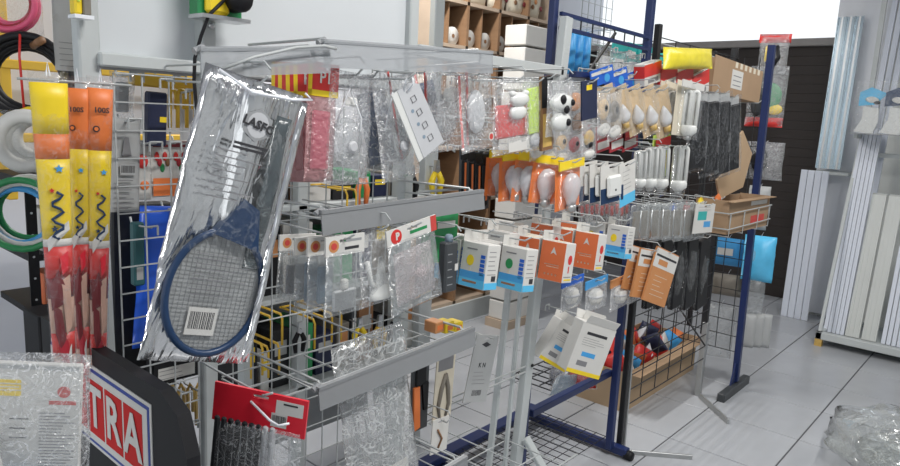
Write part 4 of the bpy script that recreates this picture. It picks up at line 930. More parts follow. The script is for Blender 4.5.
def seed(m1):
    def f(r, w, h, hh):
        rect(r, -w * .48, w * .48, -h * .97, -h * .66, -.007, 'orange'); rect(r, -w * .48, w * .48, -h * .12, -h * .02, -.007, 'maroon')
        for k in range(5): MB().blob((w * (-.25 + .14 * k), -.006, -h * (.28 + .1 * (k % 3))), w * .13, .002, h * .08, 8, 6).build('print', ['red', 'red_deep', 'green', 'red', 'brown'][k] if m1 else ['red', 'card_white', 'red', 'lime', 'red'][k], r, True)
    return f
for i, (u, m1) in enumerate(((141, 0), (160, 1), (179, 1))):
    bag('seed_packet', ['white packet with red flower prints behind the left grid', 'left orange and white packet with red fruit prints behind the left grid', 'right orange and white packet with red fruit prints behind the left grid'][i], 'seed packet', 'printed packets', u, 140, u + 1, 200 if i == 0 else 197, 19, 1.33, 'card_white', .010, None, 0, .001, fill=seed(m1) if m1 else (lambda r, w, h, hh: (MB().blob((0, -.005, -h * .35), w * .3, .002, h * .12).build('print', 'red', r, True), MB().blob((w * .1, -.005, -h * .75), w * .25, .002, h * .08).build('print', 'orange', r, True))))
bag('blue_bag', 'shiny royal blue plastic bag hanging behind the left grid', 'bag', None, 168, 206, 160, 345, 56, 1.345, 'blue_bag', .03, None, 0, .004)
plain_box('teal_box', 'slim dark teal box between the black case and the blue bag', 'box', 137, 222, 138, 285, 11, 1.33, 'teal_dark', .02, hook=True, deco=lambda b, w, h, y: rect(b, -w * .3, w * .3, -h * .9, -h * .7, y, 'card_grey'))
plain_box('black_case', 'large black flat case behind the left grid', 'case', 140, 203, 142, 500, 62, 1.42, 'black_soft', .05)
plain_box('black_carton', 'black carton with yellow lettering and white label low behind the left grid', 'box', 176, 338, 176, 378, 52, 1.33, 'black', .03, hook=True, deco=lambda b, w, h, y: (text('LIMME', .016, 'yellow', b, -.01, y - .001, -h * .3, .0004), rect(b, -w * .4, w * .3, -h * .92, -h * .62, y, 'card_white'), lines(b, -w * .38, w * .1, -h * .88, -h * .68, 3, y - .0005)))
for i, u in enumerate((165, 178)):
    plain_box('navy_roll', f'{["left", "right"][i]} navy blue rolled pack low behind the left grid', 'pack', u, 412, u, 480, 14, 1.33, 'navy', .03, 'navy rolls', hook=True)
for i, u in enumerate((172, 181, 190, 198)):
    r, w, h = hang('tan_handle', f'{ordn(i, 4)} tan plastic handle below the black carton behind the left grid', 'handle', 'tan handles', u, 384, u + 1, 424, 7, 1.33)
    MB().tube([(-w * .35, 0, -h), (-w * .35, 0, -.012), (0, 0, 0), (w * .35, 0, -.012), (w * .35, 0, -h * .7)], .004, 6).build('wire', 'gold', r, True)

# power adapter with its cable on the front post
r = tag(empty('adapter', (.70, 1.225, 1.612)), 'yellow and black plug adapter with a black cable on top of the white post', 'adapter')
MB().box(-.045, .045, -.03, .005, 0, .09, bev=.003).build('back_plate', 'green', r); MB().box(-.035, .012, -.045, -.028, .004, .09, bev=.006).build('yellow_case', 'yellow', r)
MB().lathe([(.022, 0), (.024, .006), (.024, .035), (.018, .045)], 16, mtx=Matrix.Translation((.022, -.03, .035)) @ Matrix.Rotation(math.radians(90), 4, 'X')).build('plug', 'black', r, True)
MB().box(-.048, .05, -.05, .0, -.005, .002).build('bracket', 'steel', r)
MB().tube([(-.005, -.05, .03), (-.033, -.045, 0), (-.043, -.035, -.037), (-.056, -.035, -.078), (-.058, -.035, -.118), (-.054, -.035, -.17), (-.06, -.035, -.24), (-.068, -.03, -.32)], .0032, 6).build('cable', 'black', r, True)

# paper and level on the left post
r = tag(empty('paper_notice', (.545, 1.50, 1.70)), 'long sheet of white paper hanging left of the tall white post', 'paper')
MB().sheet(.055, .195, .002, 4, 8, 5, .003, 1, .5, .0).build('sheet', 'card_white', r, True); lines(r, -.02, .022, -.185, -.14, 5, -.004, 'ink_grey', .001)
r = tag(empty('spirit_level', (.474, 1.235, 1.588)), 'yellow and grey spirit level clipped on the tall white post', 'level')
MB().box(-.018, -.006, -.012, .012, 0, .14, bev=.003).build('body', 'yellow', r); MB().box(-.014, -.010, -.014, -.011, .02, .08).build('vial', 'lime', r); MB().box(-.005, .008, -.012, .012, 0, .13, bev=.002).build('dark_side', 'grey_brown', r); MB().box(-.02, .010, -.016, .014, -.006, 0).build('clip', 'white_gloss', r)

# ================================================================== FAR LEFT: YELLOW RACKING WITH COILS
yr = tag(empty('yellow_racking', (.86, 3.0, 0)), 'yellow steel racking at the far left with coils on it', 'rack')
MB().box(-.02, .015, -.02, .30, 1.05, 2.4, bev=.004).build('upright', 'yellow_paint', yr); MB().box(.9, .94, -.02, .30, 1.05, 2.4, bev=.004).build('upright', 'yellow_paint', yr)
for z in (1.27, 1.545): MB().box(-.55, .9, -.025, .025, z, z + .035, bev=.004).build('beam', 'yellow_paint', yr)
MB().box(-.55, .95, .30, .33, 0, 2.4).build('back_sheet', 'wall_white', yr)
def coil(name, label, u, v, Y, R_, r, m, n, wide=.05, tie=None, film=True, sz=1.0):
    a = P(u, v, Y); o = tag(empty(name, a, (0, 0, math.radians(-35))), label, 'coil', None)
    for k in range(n):
        rr = R_ * (1 - .10 * (k % 3)); y = -wide / 2 + wide * k / max(1, n - 1); j = random.uniform(-.01, .01)
        MB().tube([(rr * math.cos(q * math.pi / 12) + j, y, rr * sz * math.sin(q * math.pi / 12) + j * .6) for q in range(24)], r, 6, True).build('loop', m if isinstance(m, str) else m[k % len(m)], o, True)
    if tie: MB().tube([(.0, -wide * .6, R_ * 1.05), (0, -wide * .8, R_ * .5), (0, -wide * .6, -R_ * 1.05)], .004, 6).build('tie', tie, o, True)
    if film: MB().sheet(R_ * 2.2, R_ * 2.3, wide * 1.8, 8, 8, int(u), .008, 1, .4, R_ * 1.15).build('film', 'film_thin', o, True)
    return o
coil('cable_coil', 'coil of red cable wrapped in clear film at the top left corner', 10, 2, 2.55, .085, .010, ['pink', 'red_deep', 'pink'], 6, .06)
coil('hose_coil', 'thick coil of black hose hanging on the yellow racking', 28, 78, 2.48, .124, .012, 'black', 7, .08, 'red', False)
MB().tube([(0, 0, 0), (.04, -.05, .015)], .012, 10).build('stub', 'brown', bpy.data.objects['hose_coil'], True).location = (.03, -.03, .10)
coil('tape_roll', 'white roll with a yellow rim below the black hose coil', 33, 140, 2.30, .075, .022, ['card_white', 'card_white', 'card_white', 'yellow'], 4, .05, None, True)
coil('wire_coil', 'coil of green, white and blue garden hose beside the black perforated post', 24, 214, 2.08, .094, .009, ['green', 'card_white', 'blue_light', 'lime', 'card_white'], 7, .08, None, False)
bp2 = tag(empty('perforated_post', (.675, 2.2, 0)), 'black perforated angle post of a small shelf at the far left', 'shelf')
MB().box(-.014, .014, -.003, .003, 0, 1.22).build('angle_face', 'black', bp2); MB().box(.011, .014, 0, .03, 0, 1.22).build('angle_side', 'black', bp2)
for k in range(16): MB().poly([(.0035 * math.cos(q * math.pi / 4), .14 + .065 * k + .0035 * math.sin(q * math.pi / 4)) for q in range(8)][::-1], -.0036, -.003).build('hole', 'grey_light', bp2)
MB().box(-.01, .36, 0, .30, 1.19, 1.215).build('shelf_plate', 'black', bp2); MB().box(-.01, .36, 0, .30, .97, .99).build('shelf_plate', 'black', bp2); MB().box(-.01, .36, 0, .30, .80, .82).build('shelf_plate', 'black', bp2)
for i, (x, z, m, h_, d) in enumerate(((.735, .99, 'card_white', .13, .05), (.80, .99, 'red', .11, .05), (.74, .82, 'orange_box', .10, .06))):
    o = tag(empty('small_box', (x, 2.28, z)), ['white box with red print on the black perforated shelf', 'red box on the black perforated shelf', 'orange box on the lower black perforated shelf'][i], 'box', 'boxes on the black shelf')
    MB().box(-d / 2, d / 2, -.05, .05, 0, h_, bev=.002).build('carton', m, o); MB().box(-d * .4, d * .4, -.0506, -.05, h_ * .55, h_ * .85).build('print', ['teal', 'card_white', 'card_white'][i], o)
o = tag(empty('dark_carton', (.665, 2.06, .66)), 'dark carton with red marks at the foot of the black perforated post', 'box')
MB().box(-.05, .05, -.06, .06, 0, .20, bev=.003).build('carton', 'black', o); MB().box(-.035, .0, -.061, -.06, .03, .10).build('print', 'red', o); MB().box(-.04, .03, -.061, -.06, .15, .17).build('print', 'card_grey', o)
o2 = tag(empty('stool', (.665, 2.06, 0)), 'low dark stool carrying the dark carton at the left', 'stool')
MB().box(-.1, .1, -.1, .1, .63, .66, bev=.004).build('seat', 'charcoal', o2)
for sx in (-1, 1):
    for sy in (-1, 1): MB().box(sx * .085 - .012, sx * .085 + .012, sy * .085 - .012, sy * .085 + .012, 0, .63).build('leg', 'charcoal', o2)
for k, ob in enumerate(('hose_coil', 'tape_roll', 'wire_coil', 'cable_coil')):
    pass

# ================================================================== REAR RACK SEEN THROUGH THE FIRST BAY
YB = 1.95
rr_ = tag(empty('rear_rack', (1.7, YB, 0)), 'white slotted rack of a second row seen through the first bay', 'rack')
for u in (398, 424, 300, 245): 
    x = P(u, 200, YB).x - 1.7; MB().box(x - .02, x + .02, -.02, .02, 0, 1.5, bev=.003).build('post', 'white_paint', rr_)
x0, x1 = P(235, 200, YB).x - 1.7, P(432, 200, YB).x - 1.7
for z in (.45, .80, 1.12): MB().box(x0, x1, -.02, .24, z - .02, z, bev=.003).build('shelf_board', 'white_paint', rr_)
MB().box(x0, x1 - .12, .24, .25, .1, 1.28).build('back_panel', 'grey', rr_)
R = random.Random(12)
sh_items = [('black', 'black carton'), ('green', 'green carton'), ('charcoal', 'dark grey carton'), ('card_white', 'white carton'), ('navy', 'navy carton'), ('brown', 'brown carton'), ('black_soft', 'matt black carton'), ('grey_brown', 'grey-brown carton')]
for si, z in enumerate((.45, .80, 1.12)):
    x = x0 + .03; k = 0
    while x < x1 - .12:
        w = R.uniform(.02, .13); h_ = R.uniform(.14, .26) if si < 2 else R.uniform(.06, .13); m, nm = sh_items[(k * 3 + si * 2) % 8]
        o = tag(empty('stock_carton', (1.7 + x + w / 2, YB + .12, z)), f'{nm} on the {["lower", "middle", "upper"][si]} board of the rear rack, {ordn(min(k, 8), 99)} from the left', 'box', 'stock on the rear rack')
        b = MB().box(-w / 2, w / 2, -.09, .10, 0, h_, bev=.003).build('carton', m, o); rect(b, -w * .35, w * .35, h_ * .55, h_ * .8, -.09, R.choice(['card_white', 'orange_brown', 'yellow', 'card_grey']))
        x += w + .012; k += 1
# yellow coated double hooks of the rear rack
for i, (u, v) in enumerate(((268, 205), (350, 190), (275, 315), (318, 318), (335, 312), (255, 345), (272, 345))):
    a = P(u, v, YB - .2)
    o = tag(empty('yellow_hook', a), f'{ordn(i, 7)} yellow coated wire hook of the rear rack', 'hook', 'yellow coated hooks')
    for s in (-1, 1): MB().tube([(s * .02, .18, -.0), (s * .02, 0, 0), (s * .02, -.01, -.015), (s * .02, -.01, -.10)], .004, 6).build('prong', 'yellow_paint', o, True)
    MB().tube([(-.025, .18, 0), (.025, .18, 0)], .004, 6).build('back_bar', 'yellow_paint', o)
def tool(name, label, u, v, v2, wpx, Y, m1, m2, cat='tool', group=None):
    r, w, h = hang(name, label, cat, group, u, v, u - 1, v2, wpx, Y, hook=False)
    MB().tube([(r.location.x - 1.7, .0, r.location.z - h * .2), (r.location.x - 1.7, Y - YB - .012, r.location.z - h * .2)], .003, 5).build('peg', 'steel', rr_)
    for s in (-1, 1): MB().tube([(s * w * .10, 0, -h * .35), (s * w * .34, 0, -h * .6), (s * w * .25, 0, -h)], [w * .13, w * .17, w * .12], 7).build('handle', m1, r, True)
    MB().poly([(-w * .2, -h * .38), (w * .2, -h * .38), (w * .12, 0), (-w * .12, 0)], -.006, .006).build('jaw', m2, r)
for i, (u, v, v2, m1) in enumerate(((363, 162, 208, 'orange'), (437, 160, 195, 'yellow'), (412, 165, 200, 'black'), (300, 322, 352, 'black'), (360, 318, 345, 'yellow'), (380, 315, 348, 'yellow_paint'), (395, 312, 340, 'black'))):
    tool('pliers', ['orange handled pliers hanging behind the middle label strip', 'yellow handled pliers hanging left of the black cutters', 'black handled pliers between the rear white posts', 'black handled pliers behind the frosted bags', 'yellow handled pliers behind the steel tin', 'dull yellow pliers behind the nozzle bag', 'black pliers behind the red logo bag'][i], u, v, v2, 14, YB - .06, m1, 'steel', 'pliers', 'pliers on the rear rack')

# ================================================================== BACK OF THE SHOP
cs = tag(empty('pigeonhole_shelf', (3.2, 3.0, 0)), 'tall wooden pigeonhole shelf with white frame against the back wall', 'shelf')
for x in (.0, .34, .68, 1.02, 1.34): MB().box(x - .012, x + .012, 0, .38, .14, 2.45).build('upright', 'wood_light' if x in (.0, 1.34) else 'wood', cs)
for z in (.14, .50, .86, 1.22, 1.58, 1.88, 2.16): MB().box(0, 1.34, 0, .38, z, z + .022).build('board', 'wood_light', cs)
MB().box(0, 1.34, .38, .39, .14, 2.45).build('back_sheet', 'wood', cs)
MB().box(-.05, 1.4, -.03, .40, 2.10, 2.18).build('front_rail', 'wood_light', cs) if False else None
for x in (.17, .51, .85, 1.18):
    MB().box(x - .005, x + .005, .02, .38, 1.60, 2.16).build('divider', 'wood', cs)
MB().box(-.02, 1.36, -.02, .40, 0, .14).build('plinth', 'white_paint', cs)
k = 0
for z in (1.902, 1.602):
    for i in range(8):
        x = 3.2 + .085 + .168 * i; r_ = .058
        o = tag(empty('paper_roll', (x, 3.05, z + r_)), f'white roll end in the {["upper", "lower"][z < 1.7]} pigeonholes, {ordn(i, 8)} of eight', 'roll', 'white rolls in pigeonholes')
        MB().lathe([(.014, -.001), (r_, 0), (r_, .22), (.014, .221)], 14, mtx=Matrix.Rotation(math.radians(-90), 4, 'X')).build('roll', 'card_white', o, True)
        MB().lathe([(.013, -.004), (.013, 0)], 10, mtx=Matrix.Rotation(math.radians(-90), 4, 'X')).build('core', 'brown', o)
for i in range(6):
    x = 3.28 + .215 * i
    o = tag(empty('printed_bag', (x, 3.08, 2.182)), f'{ordn(i, 6)} pale printed paper bag on top of the pigeonholes', 'bag', 'pale printed bags')
    MB().sheet(.19, .24, .10, 6, 8, i, .004, 1, .4, .24).build('bag', 'card_cream', o, True)
    for q in range(4): MB().blob((-.05 + .035 * q, -.05, .08 + .04 * (q % 3)), .02, .006, .018, 8, 6).build('print', ['brown', 'orange_brown', 'grey_brown', 'maroon'][q], o, True)
# white posts and pale pack in front of the pigeonholes
for i, (u, w_) in enumerate(((391, .05), (437, .07))):
    a = P(u, 20, 2.4); o = MB().box(a.x - w_ / 2, a.x + w_ / 2, 2.38, 2.42, 0, 2.4, bev=.004).build('white_post', 'white_paint'); tag(o, ['tall white post left of the pigeonhole shelf', 'tall white post in front of the pigeonhole shelf'][i], 'post', 'tall white posts')
a = P(532, 62, 2.7)
o = tag(empty('wrapped_stack', (a.x, 2.7, 0)), 'tall white wrapped stack of printed sheets right of the pigeonhole shelf', 'stack')
for k in range(14): MB().box(-.16, .16, -.05, .12, .06 + k * .143, .06 + k * .143 + .13, bev=.006).build('ream', 'card_white', o)
MB().box(-.18, .18, -.06, .13, 0, .06).build('pallet', 'wood_light', o)
# blue rolls hung behind the white post
for i in range(3):
    a = P(572 + 7.5 * i, 29 + i * 1.5, 1.42); o = tag(empty('blue_roll', a), f'{ordn(i, 3)} bright blue tube hanging behind the top of the white post', 'tube', 'bright blue tubes')
    MB().lathe([(.006, 0), (.019, -.006), (.020, -.08), (.020, -.16), (.014, -.165)], 12).build('tube', 'blue_light', o, True); MB().tube([(0, 0, 0), (0, -.06, .005), (0, -.12, .0)], .002, 5).build('hanger', 'steel', o)
# white wire grid on the back wall
g3 = tag(empty('wall_grid', (6.2, 3.70, 0)), 'white wire grid panel fixed high on the back wall', 'grid panel')
gm = MB()
for k in range(6): gm.tube([(-.1 + .12 * k, 0, 1.9), (-.1 + .12 * k, 0, 2.9)], .004, 4)
for k in range(9): gm.tube([(-.1, -.006, 1.9 + .12 * k), (.5, -.006, 1.9 + .12 * k)], .004, 4)
gm.build('wire_grid', 'white_wire', g3)

# goods on the far side of the blue rack top: teal packs, clear bags, wire tray
tr_ = tag(empty('wire_tray', (2.85, 1.30, 1.70)), 'white wire tray on top of the black grid panel', 'tray')
tm = MB()
for k in range(10): tm.tube([(-.15 + .09 * k, 0, .09), (-.15 + .09 * k, 0, 0), (-.15 + .09 * k, .28, 0), (-.15 + .09 * k, .28, .09)], .003, 5)
for (y, z) in ((0, .09), (.28, .09), (0, .04), (.28, .04)): tm.tube([(-.15, y, z), (.66, y, z)], .0035, 5)
for k in range(5): tm.tube([(-.15, .07 * k, 0), (.66, .07 * k, 0)], .003, 5)
tm.build('wire_frame', 'white_wire', tr_)
for i, x in enumerate((2.74, 2.84, 2.94, 3.20)):
    o = tag(empty('teal_pack', (x, 1.44, 1.705)), f'{ordn(i, 4)} teal carton in the white wire tray', 'box', 'teal cartons'); MB().box(-.04, .04, -.04, .04, 0, .085, bev=.003).build('carton', 'teal', o); MB().box(-.03, .03, -.0406, -.04, .02, .05).build('print', 'card_white', o)
for i, u in enumerate((606, 620, 634)):
    bag('clear_bag', f'{ordn(i, 3)} crumpled clear bag hanging between the tall blue posts', 'bag', 'clear bags under the blue bars', u, 48 + i * 3, u - 2, 74 + i * 3, 16, 1.31, 'film', .03, None, 0, .006, fill=f_block('grey_light', .5, .3, .8, .004))

# ================================================================== GOODS ROUND THE BLUE END FRAME
o = tag(empty('open_carton', (2.90, 1.10, 1.60), (0, math.radians(2), 0)), 'open brown carton with a white label lying on the top hooks', 'carton')
MB().box(-.02, .60, -.002, .002, .0, .15, bev=.001).build('front_flap', 'cardboard', o); MB().box(-.30, -.02, .02, .024, -.02, .13).build('side_flap', 'cardboard', o); MB().box(-.02, .60, .002, .12, 0, .003).build('bottom', 'cardboard', o)
MB().box(-.02, -.016, 0, .12, 0, .14).build('side', 'cardboard', o); MB().box(.19, .33, -.0026, -.002, .035, .115).build('label', 'card_white', o)
for k in range(3): MB().box(.21, .31, -.003, -.0026, .048 + .02 * k, .052 + .02 * k).build('print', 'ink_grey', o)
for k in range(6): MB().box(.22 + .06 * k, .25 + .06 * k, -.0026, -.002, .125, .149).build('torn_edge', 'card_cream', o)
for (x, z) in ((2.88, 1.598), (3.44, 1.578)):
    HOOKS.append((x, z - .004, 1.10, 'open brown carton near its ' + ('left' if x < 3.2 else 'right') + ' end'))
o = tag(empty('tray_carton', (3.33, 1.10, .985), (0, math.radians(1), 0)), 'brown carton with red print standing in a wire holder beside the blue post', 'carton')
MB().box(-.29, .28, -.075, -.071, 0, .145).build('front', 'cardboard', o); MB().box(-.29, .28, .071, .075, 0, .145).build('back', 'cardboard', o); MB().box(-.29, -.286, -.071, .071, 0, .15).build('side', 'cardboard', o); MB().box(.276, .28, -.071, .071, 0, .15).build('side', 'cardboard', o); MB().box(-.286, .276, -.071, .071, 0, .004).build('bottom', 'cardboard', o)
MB().box(.02, .22, -.0756, -.075, .03, .065).build('print', 'ink_red', o); MB().box(.0, .24, -.0756, -.075, .115, .135).build('print', 'card_white', o)
MB().box(-.31, .30, -.10, -.06, .145, .148).xform(Matrix.Rotation(math.radians(0), 4, 'X')).build('flap', 'cardboard', o)
w_ = tag(empty('wire_holder', (3.33, 1.10, .985)), 'wire holder around the brown carton with red print', 'holder')
hm = MB()
for z in (.03, .10): hm.tube([(-.30, .14, z), (-.30, -.085, z), (.29, -.085, z), (.29, .14, z)], .003, 5)
for x in (-.28, -.1, .1, .27): hm.tube([(x, .14, -.005), (x, -.083, -.005), (x, -.083, .10)], .003, 5)
hm.build('wire_frame', 'white_wire', w_)
o = tag(empty('torn_carton', (3.36, 1.13, 1.16), (0, math.radians(-18), math.radians(-8))), 'torn piece of brown cardboard stuck above the tray carton', 'carton')
MB().poly([(-.12, 0), (.10, -.02), (.20, .12), (.12, .26), (-.02, .22), (-.04, .12), (-.14, .10)], -.004, .004).build('torn_sheet', 'cardboard_light', o)
for i, (x, z, m) in enumerate(((2.86, 1.10, 'red'), (3.0, 1.11, 'yellow'), (3.12, 1.115, 'black'), (2.72, 1.11, 'blue'), (3.22, 1.12, 'orange'))):
    o = tag(empty('loose_pack', (x, 1.14, z), (0, random.uniform(-.3, .3), .3)), f'small {["red", "yellow", "black", "blue", "orange"][i]} pack in the clutter below the tube bulbs', 'pack', 'small loose packs'); MB().sheet(.10, .06, .03, 6, 5, i, .004, 1, .5, .03).build('pouch', m, o, True); MB().box(-.03, .03, -.016, -.014, -.012, .012).build('print', 'card_white', o)
    HOOKS.append((x, z + .004, 1.14, o['label']))

def side_bag(name, label, cat, u0, v0, u1, v1, X, m, t=.05, fill=None, wr=.008, group=None):
    a = PX((u0 + u1) / 2, v0, X); b = PX((u0 + u1) / 2, v1, X); w = abs(PX(u0, (v0 + v1) / 2, X).y - PX(u1, (v0 + v1) / 2, X).y)
    o = tag(empty(name, a, (0, 0, math.radians(-90 + 12))), label, cat, group); h = a.z - b.z
    MB().sheet(w, h, t, 8, 10, int(u0), wr, 1, .45).build('film', m, o, True)
    if fill: fill(o, w, h)
    MB().tube([(0, .0, -.004), (0, .06, .004), (0, .12, .004)], .002, 5).build('hanger', 'steel', o)
    return o
side_bag('red_bag', 'red edged clear bag with green and yellow contents right of the blue post', 'bag', 752, 66, 789, 126, 3.93, 'film', .05, lambda o, w, h: (MB().sheet(w, h * .16, .03, 6, 3, 4, .006, 1, .5, -h * .86).build('red_edge', 'red', o, True), MB().blob((w * .1, -.005, -h * .5), w * .3, .012, h * .22).build('contents', 'green', o, True), MB().blob((-w * .2, -.02, -h * .6), w * .2, .02, h * .25).build('contents', 'charcoal', o, True), MB().blob((w * .25, -.005, -h * .72), w * .2, .01, h * .09).build('contents', 'yellow', o, True)))
side_bag('dark_bag', 'clear bag with a dark tool hung above the red edged bag', 'bag', 762, 34, 790, 74, 3.93, 'film', .05, lambda o, w, h: (MB().sheet(w * 1.1, h * .22, .03, 6, 3, 4, .006, 1, .5, 0).build('red_header', 'red', o, True), MB().tube([(w * .1, -.02, -h * .3), (w * .2, -.02, -h * .6), (-w * .1, -.02, -h * .95)], .012, 8).build('tool', 'black', o, True), MB().box(-w * .3, w * .0, -.01, .0, -h * .7, -h * .3, bev=.004).build('contents', 'yellow', o, True)))
side_bag('scrap_bag', 'crumpled clear bag with black parts beside the blue post at mid height', 'bag', 748, 142, 785, 180, 3.93, 'film', .06, lambda o, w, h: MB().blob((-w * .15, -.0, -h * .5), w * .25, .03, h * .35).build('contents', 'black', o, True))
side_bag('pale_bag', 'pale pinkish bag behind the tray carton right of the blue post', 'bag', 750, 186, 771, 230, 3.93, 'card_grey', .05)
side_bag('blue_net_bag', 'blue plastic bag with white handle right of the blue post', 'bag', 746, 236, 777, 282, 3.93, 'cyan', .06, lambda o, w, h: (MB().sheet(w * .35, h * .9, .05, 4, 8, 9, .006, 1, .5, -h * .05, w * .05).build('white_tube', 'card_grey', o, True), MB().sheet(w * .5, h * .7, .07, 4, 8, 3, .006, 1, .5, -h * .2, -w * .22).build('clear_part', 'film_frost', o, True)))
side_bag('blue_pack', 'blue and white printed pack behind the grid left of the blue post', 'bag', 714, 238, 744, 266, 3.93, 'blue_light', .05, lambda o, w, h: rect(o, -w * .3, w * .2, -h * .6, -h * .35, -.03, 'card_white'))
side_bag('brown_pack', 'brown packs behind the grid under the blue printed pack', 'bag', 714, 274, 742, 296, 3.93, 'grey_brown', .05)
side_bag('frosted_bag', 'frosted bag hanging low behind the blue post', 'bag', 745, 278, 766, 314, 3.93, 'film_frost', .05)
for i in range(3): side_bag('grey_sleeve', f'{ordn(i, 3)} grey plastic sleeve low at the right of the blue post', 'sleeve', 741 + 8 * i, 314, 757 + 8 * i, 348, 3.93 + .02 * i, 'card_grey', .02, None, .003, 'grey sleeves')
side_bag('frosted_bag', 'greenish frosted bag behind the lower grid between black and blue posts', 'bag', 706, 305, 736, 358, 3.90, 'film_frost', .06)

# long carton of toys on the floor behind the black grid
o = tag(empty('toy_carton', (3.5, 1.62, 0)), 'long low brown carton filled with red, white and blue packs behind the black grid', 'carton')
MB().box(-.42, .48, -.18, -.175, 0, .21).build('front', 'cardboard_light', o); MB().box(-.42, .48, .175, .18, 0, .21).build('back', 'cardboard_light', o); MB().box(-.42, -.415, -.175, .175, 0, .21).build('side', 'cardboard_light', o); MB().box(.475, .48, -.175, .175, 0, .21).build('side', 'cardboard_light', o); MB().box(-.415, .475, -.175, .175, 0, .005).build('bottom', 'cardboard_light', o)
MB().box(-.42, .48, -.25, -.18, .205, .208).xform(Matrix.Translation((0, 0, 0))).build('flap', 'cardboard', o)
R = random.Random(5)
for i in range(22):
    x, y = 3.5 - .36 + .075 * (i % 11) + R.uniform(-.015, .015), 1.62 - .08 + .15 * (i // 11); m = ['red', 'card_white', 'blue_light', 'orange', 'red', 'grey_light', 'navy'][i % 7]
    q = tag(empty('toy_packet', (x, y, .17 + R.uniform(0, .06)), (R.uniform(-.6, .6), R.uniform(-.6, .6), R.uniform(0, 3))), f'{["red", "white", "blue", "orange", "red", "grey", "navy"][i % 7]} packet in the {["front", "back"][i // 11]} of the long brown carton, {ordn(i % 11, 11) if i % 11 < 9 else "tenth"} from the left', 'packet', 'packets in the long carton')
    MB().sheet(.11, .12, .05, 5, 5, i, .008, 1, .5, .06).build('pouch', m, q, True); MB().blob((0, -.026, 0), .022, .004, .02, 8, 6).build('print', ['card_white', 'red', 'orange', 'yellow'][i % 4], q, True)
# toys on the base shelf of the blue rack
for i, (u, v, m) in enumerate(((574, 395, 'grey_blue'), (586, 392, 'navy'), (598, 390, 'red'), (606, 396, 'orange'))):
    q = tag(empty('shelf_toy', (2.36 + .065 * i, 1.38 + .06 * (i % 2), .37), (.4, .2, i)), f'{["grey-blue", "navy", "red", "orange"][i]} bagged toy on the lower shelf of the blue rack', 'toy', 'bagged toys on the blue rack')
    MB().sheet(.13, .10, .07, 6, 6, i + 40, .008, 1, .5, .05).build('pouch', m, q, True); MB().sheet(.14, .11, .08, 6, 6, i + 50, .008, 1, .5, .055).build('film', 'film', q, True)
bp_(wshelf(2.32, 2.58, 1.32, 1.62, .345, 5, 4, .003), 'wire_shelf', 'black_paint')

# ================================================================== RIGHT: WHITE PROFILES AND PANELS
for i in range(4):
    y0 = 1.435 - .05 * i
    o = tag(empty('cladding_strip', (5.74, y0 - .024, 0), (0, math.radians(1.5), 0)), f'{ordn(i, 4)} narrow white panel of the bundle standing before the dark shutter', 'panel', 'bundle of white panels')
    MB().box(-.012, .0, -.023, .023, .0, 1.165, bev=.002).build('board', 'pvc_white', o)
    for s in (-1, 0, 1): MB().box(-.0145, -.012, s * .015 - .004, s * .015 + .004, .01, 1.155).build('rib', 'pvc_white', o)
for i in range(3):
    o = tag(empty('steel_profile', (5.86, 1.325 - .058 * i, 1.18), (0, math.radians(3), 0)), f'{ordn(i, 3)} shiny galvanised profile leaning on the white door panel', 'profile', 'galvanised profiles')
    MB().box(-.03, -.027, -.026, .026, 0, 1.13).build('web', 'chrome_strip', o)
    for s in (-1, 1): MB().box(-.045, -.027, s * .026 - .002, s * .026 + .002, 0, 1.13).build('flange', 'chrome_strip', o)
    MB().box(-.034, -.030, -.006, .006, 0, 1.13).build('rib', 'steel', o)
lw = tag(empty('profile_shelf', (5.82, 1.24, 1.14)), 'small white bracket under the galvanised profiles', 'bracket')
MB().box(-.06, .13, -.13, .10, 0, .025, bev=.003).build('plate', 'white_paint', lw)
pr_ = tag(empty('panel_rack', (5.3, .4, 0)), 'white steel floor rack holding upright panels at the right', 'rack')
MB().box(-.2, -.15, -.5, .64, .05, .10, bev=.004).build('front_beam', 'white_paint', pr_); MB().box(.3, .35, -.5, .64, .05, .10, bev=.004).build('back_beam', 'white_paint', pr_); MB().box(-.2, .35, .60, .64, .05, .10, bev=.004).build('side_beam', 'white_paint', pr_)
MB().box(-.15, .3, -.5, .6, .055, .075).build('deck', 'white_paint', pr_)
for x in (-.175, .325): MB().box(x - .022, x + .022, .595, .64, 0, .055).build('foot', 'gold' if x < 0 else 'black', pr_)
MB().bar((-.17, .62, .1), (.25, .62, 1.5), .02, .02).build('post', 'white_paint', pr_); MB().bar((.325, .62, .1), (.325, .62, 2.5), .03, .03).build('post', 'white_paint', pr_); MB().box(.30, .35, -.5, .62, 1.3, 1.33).build('cross_bar', 'white_paint', pr_)
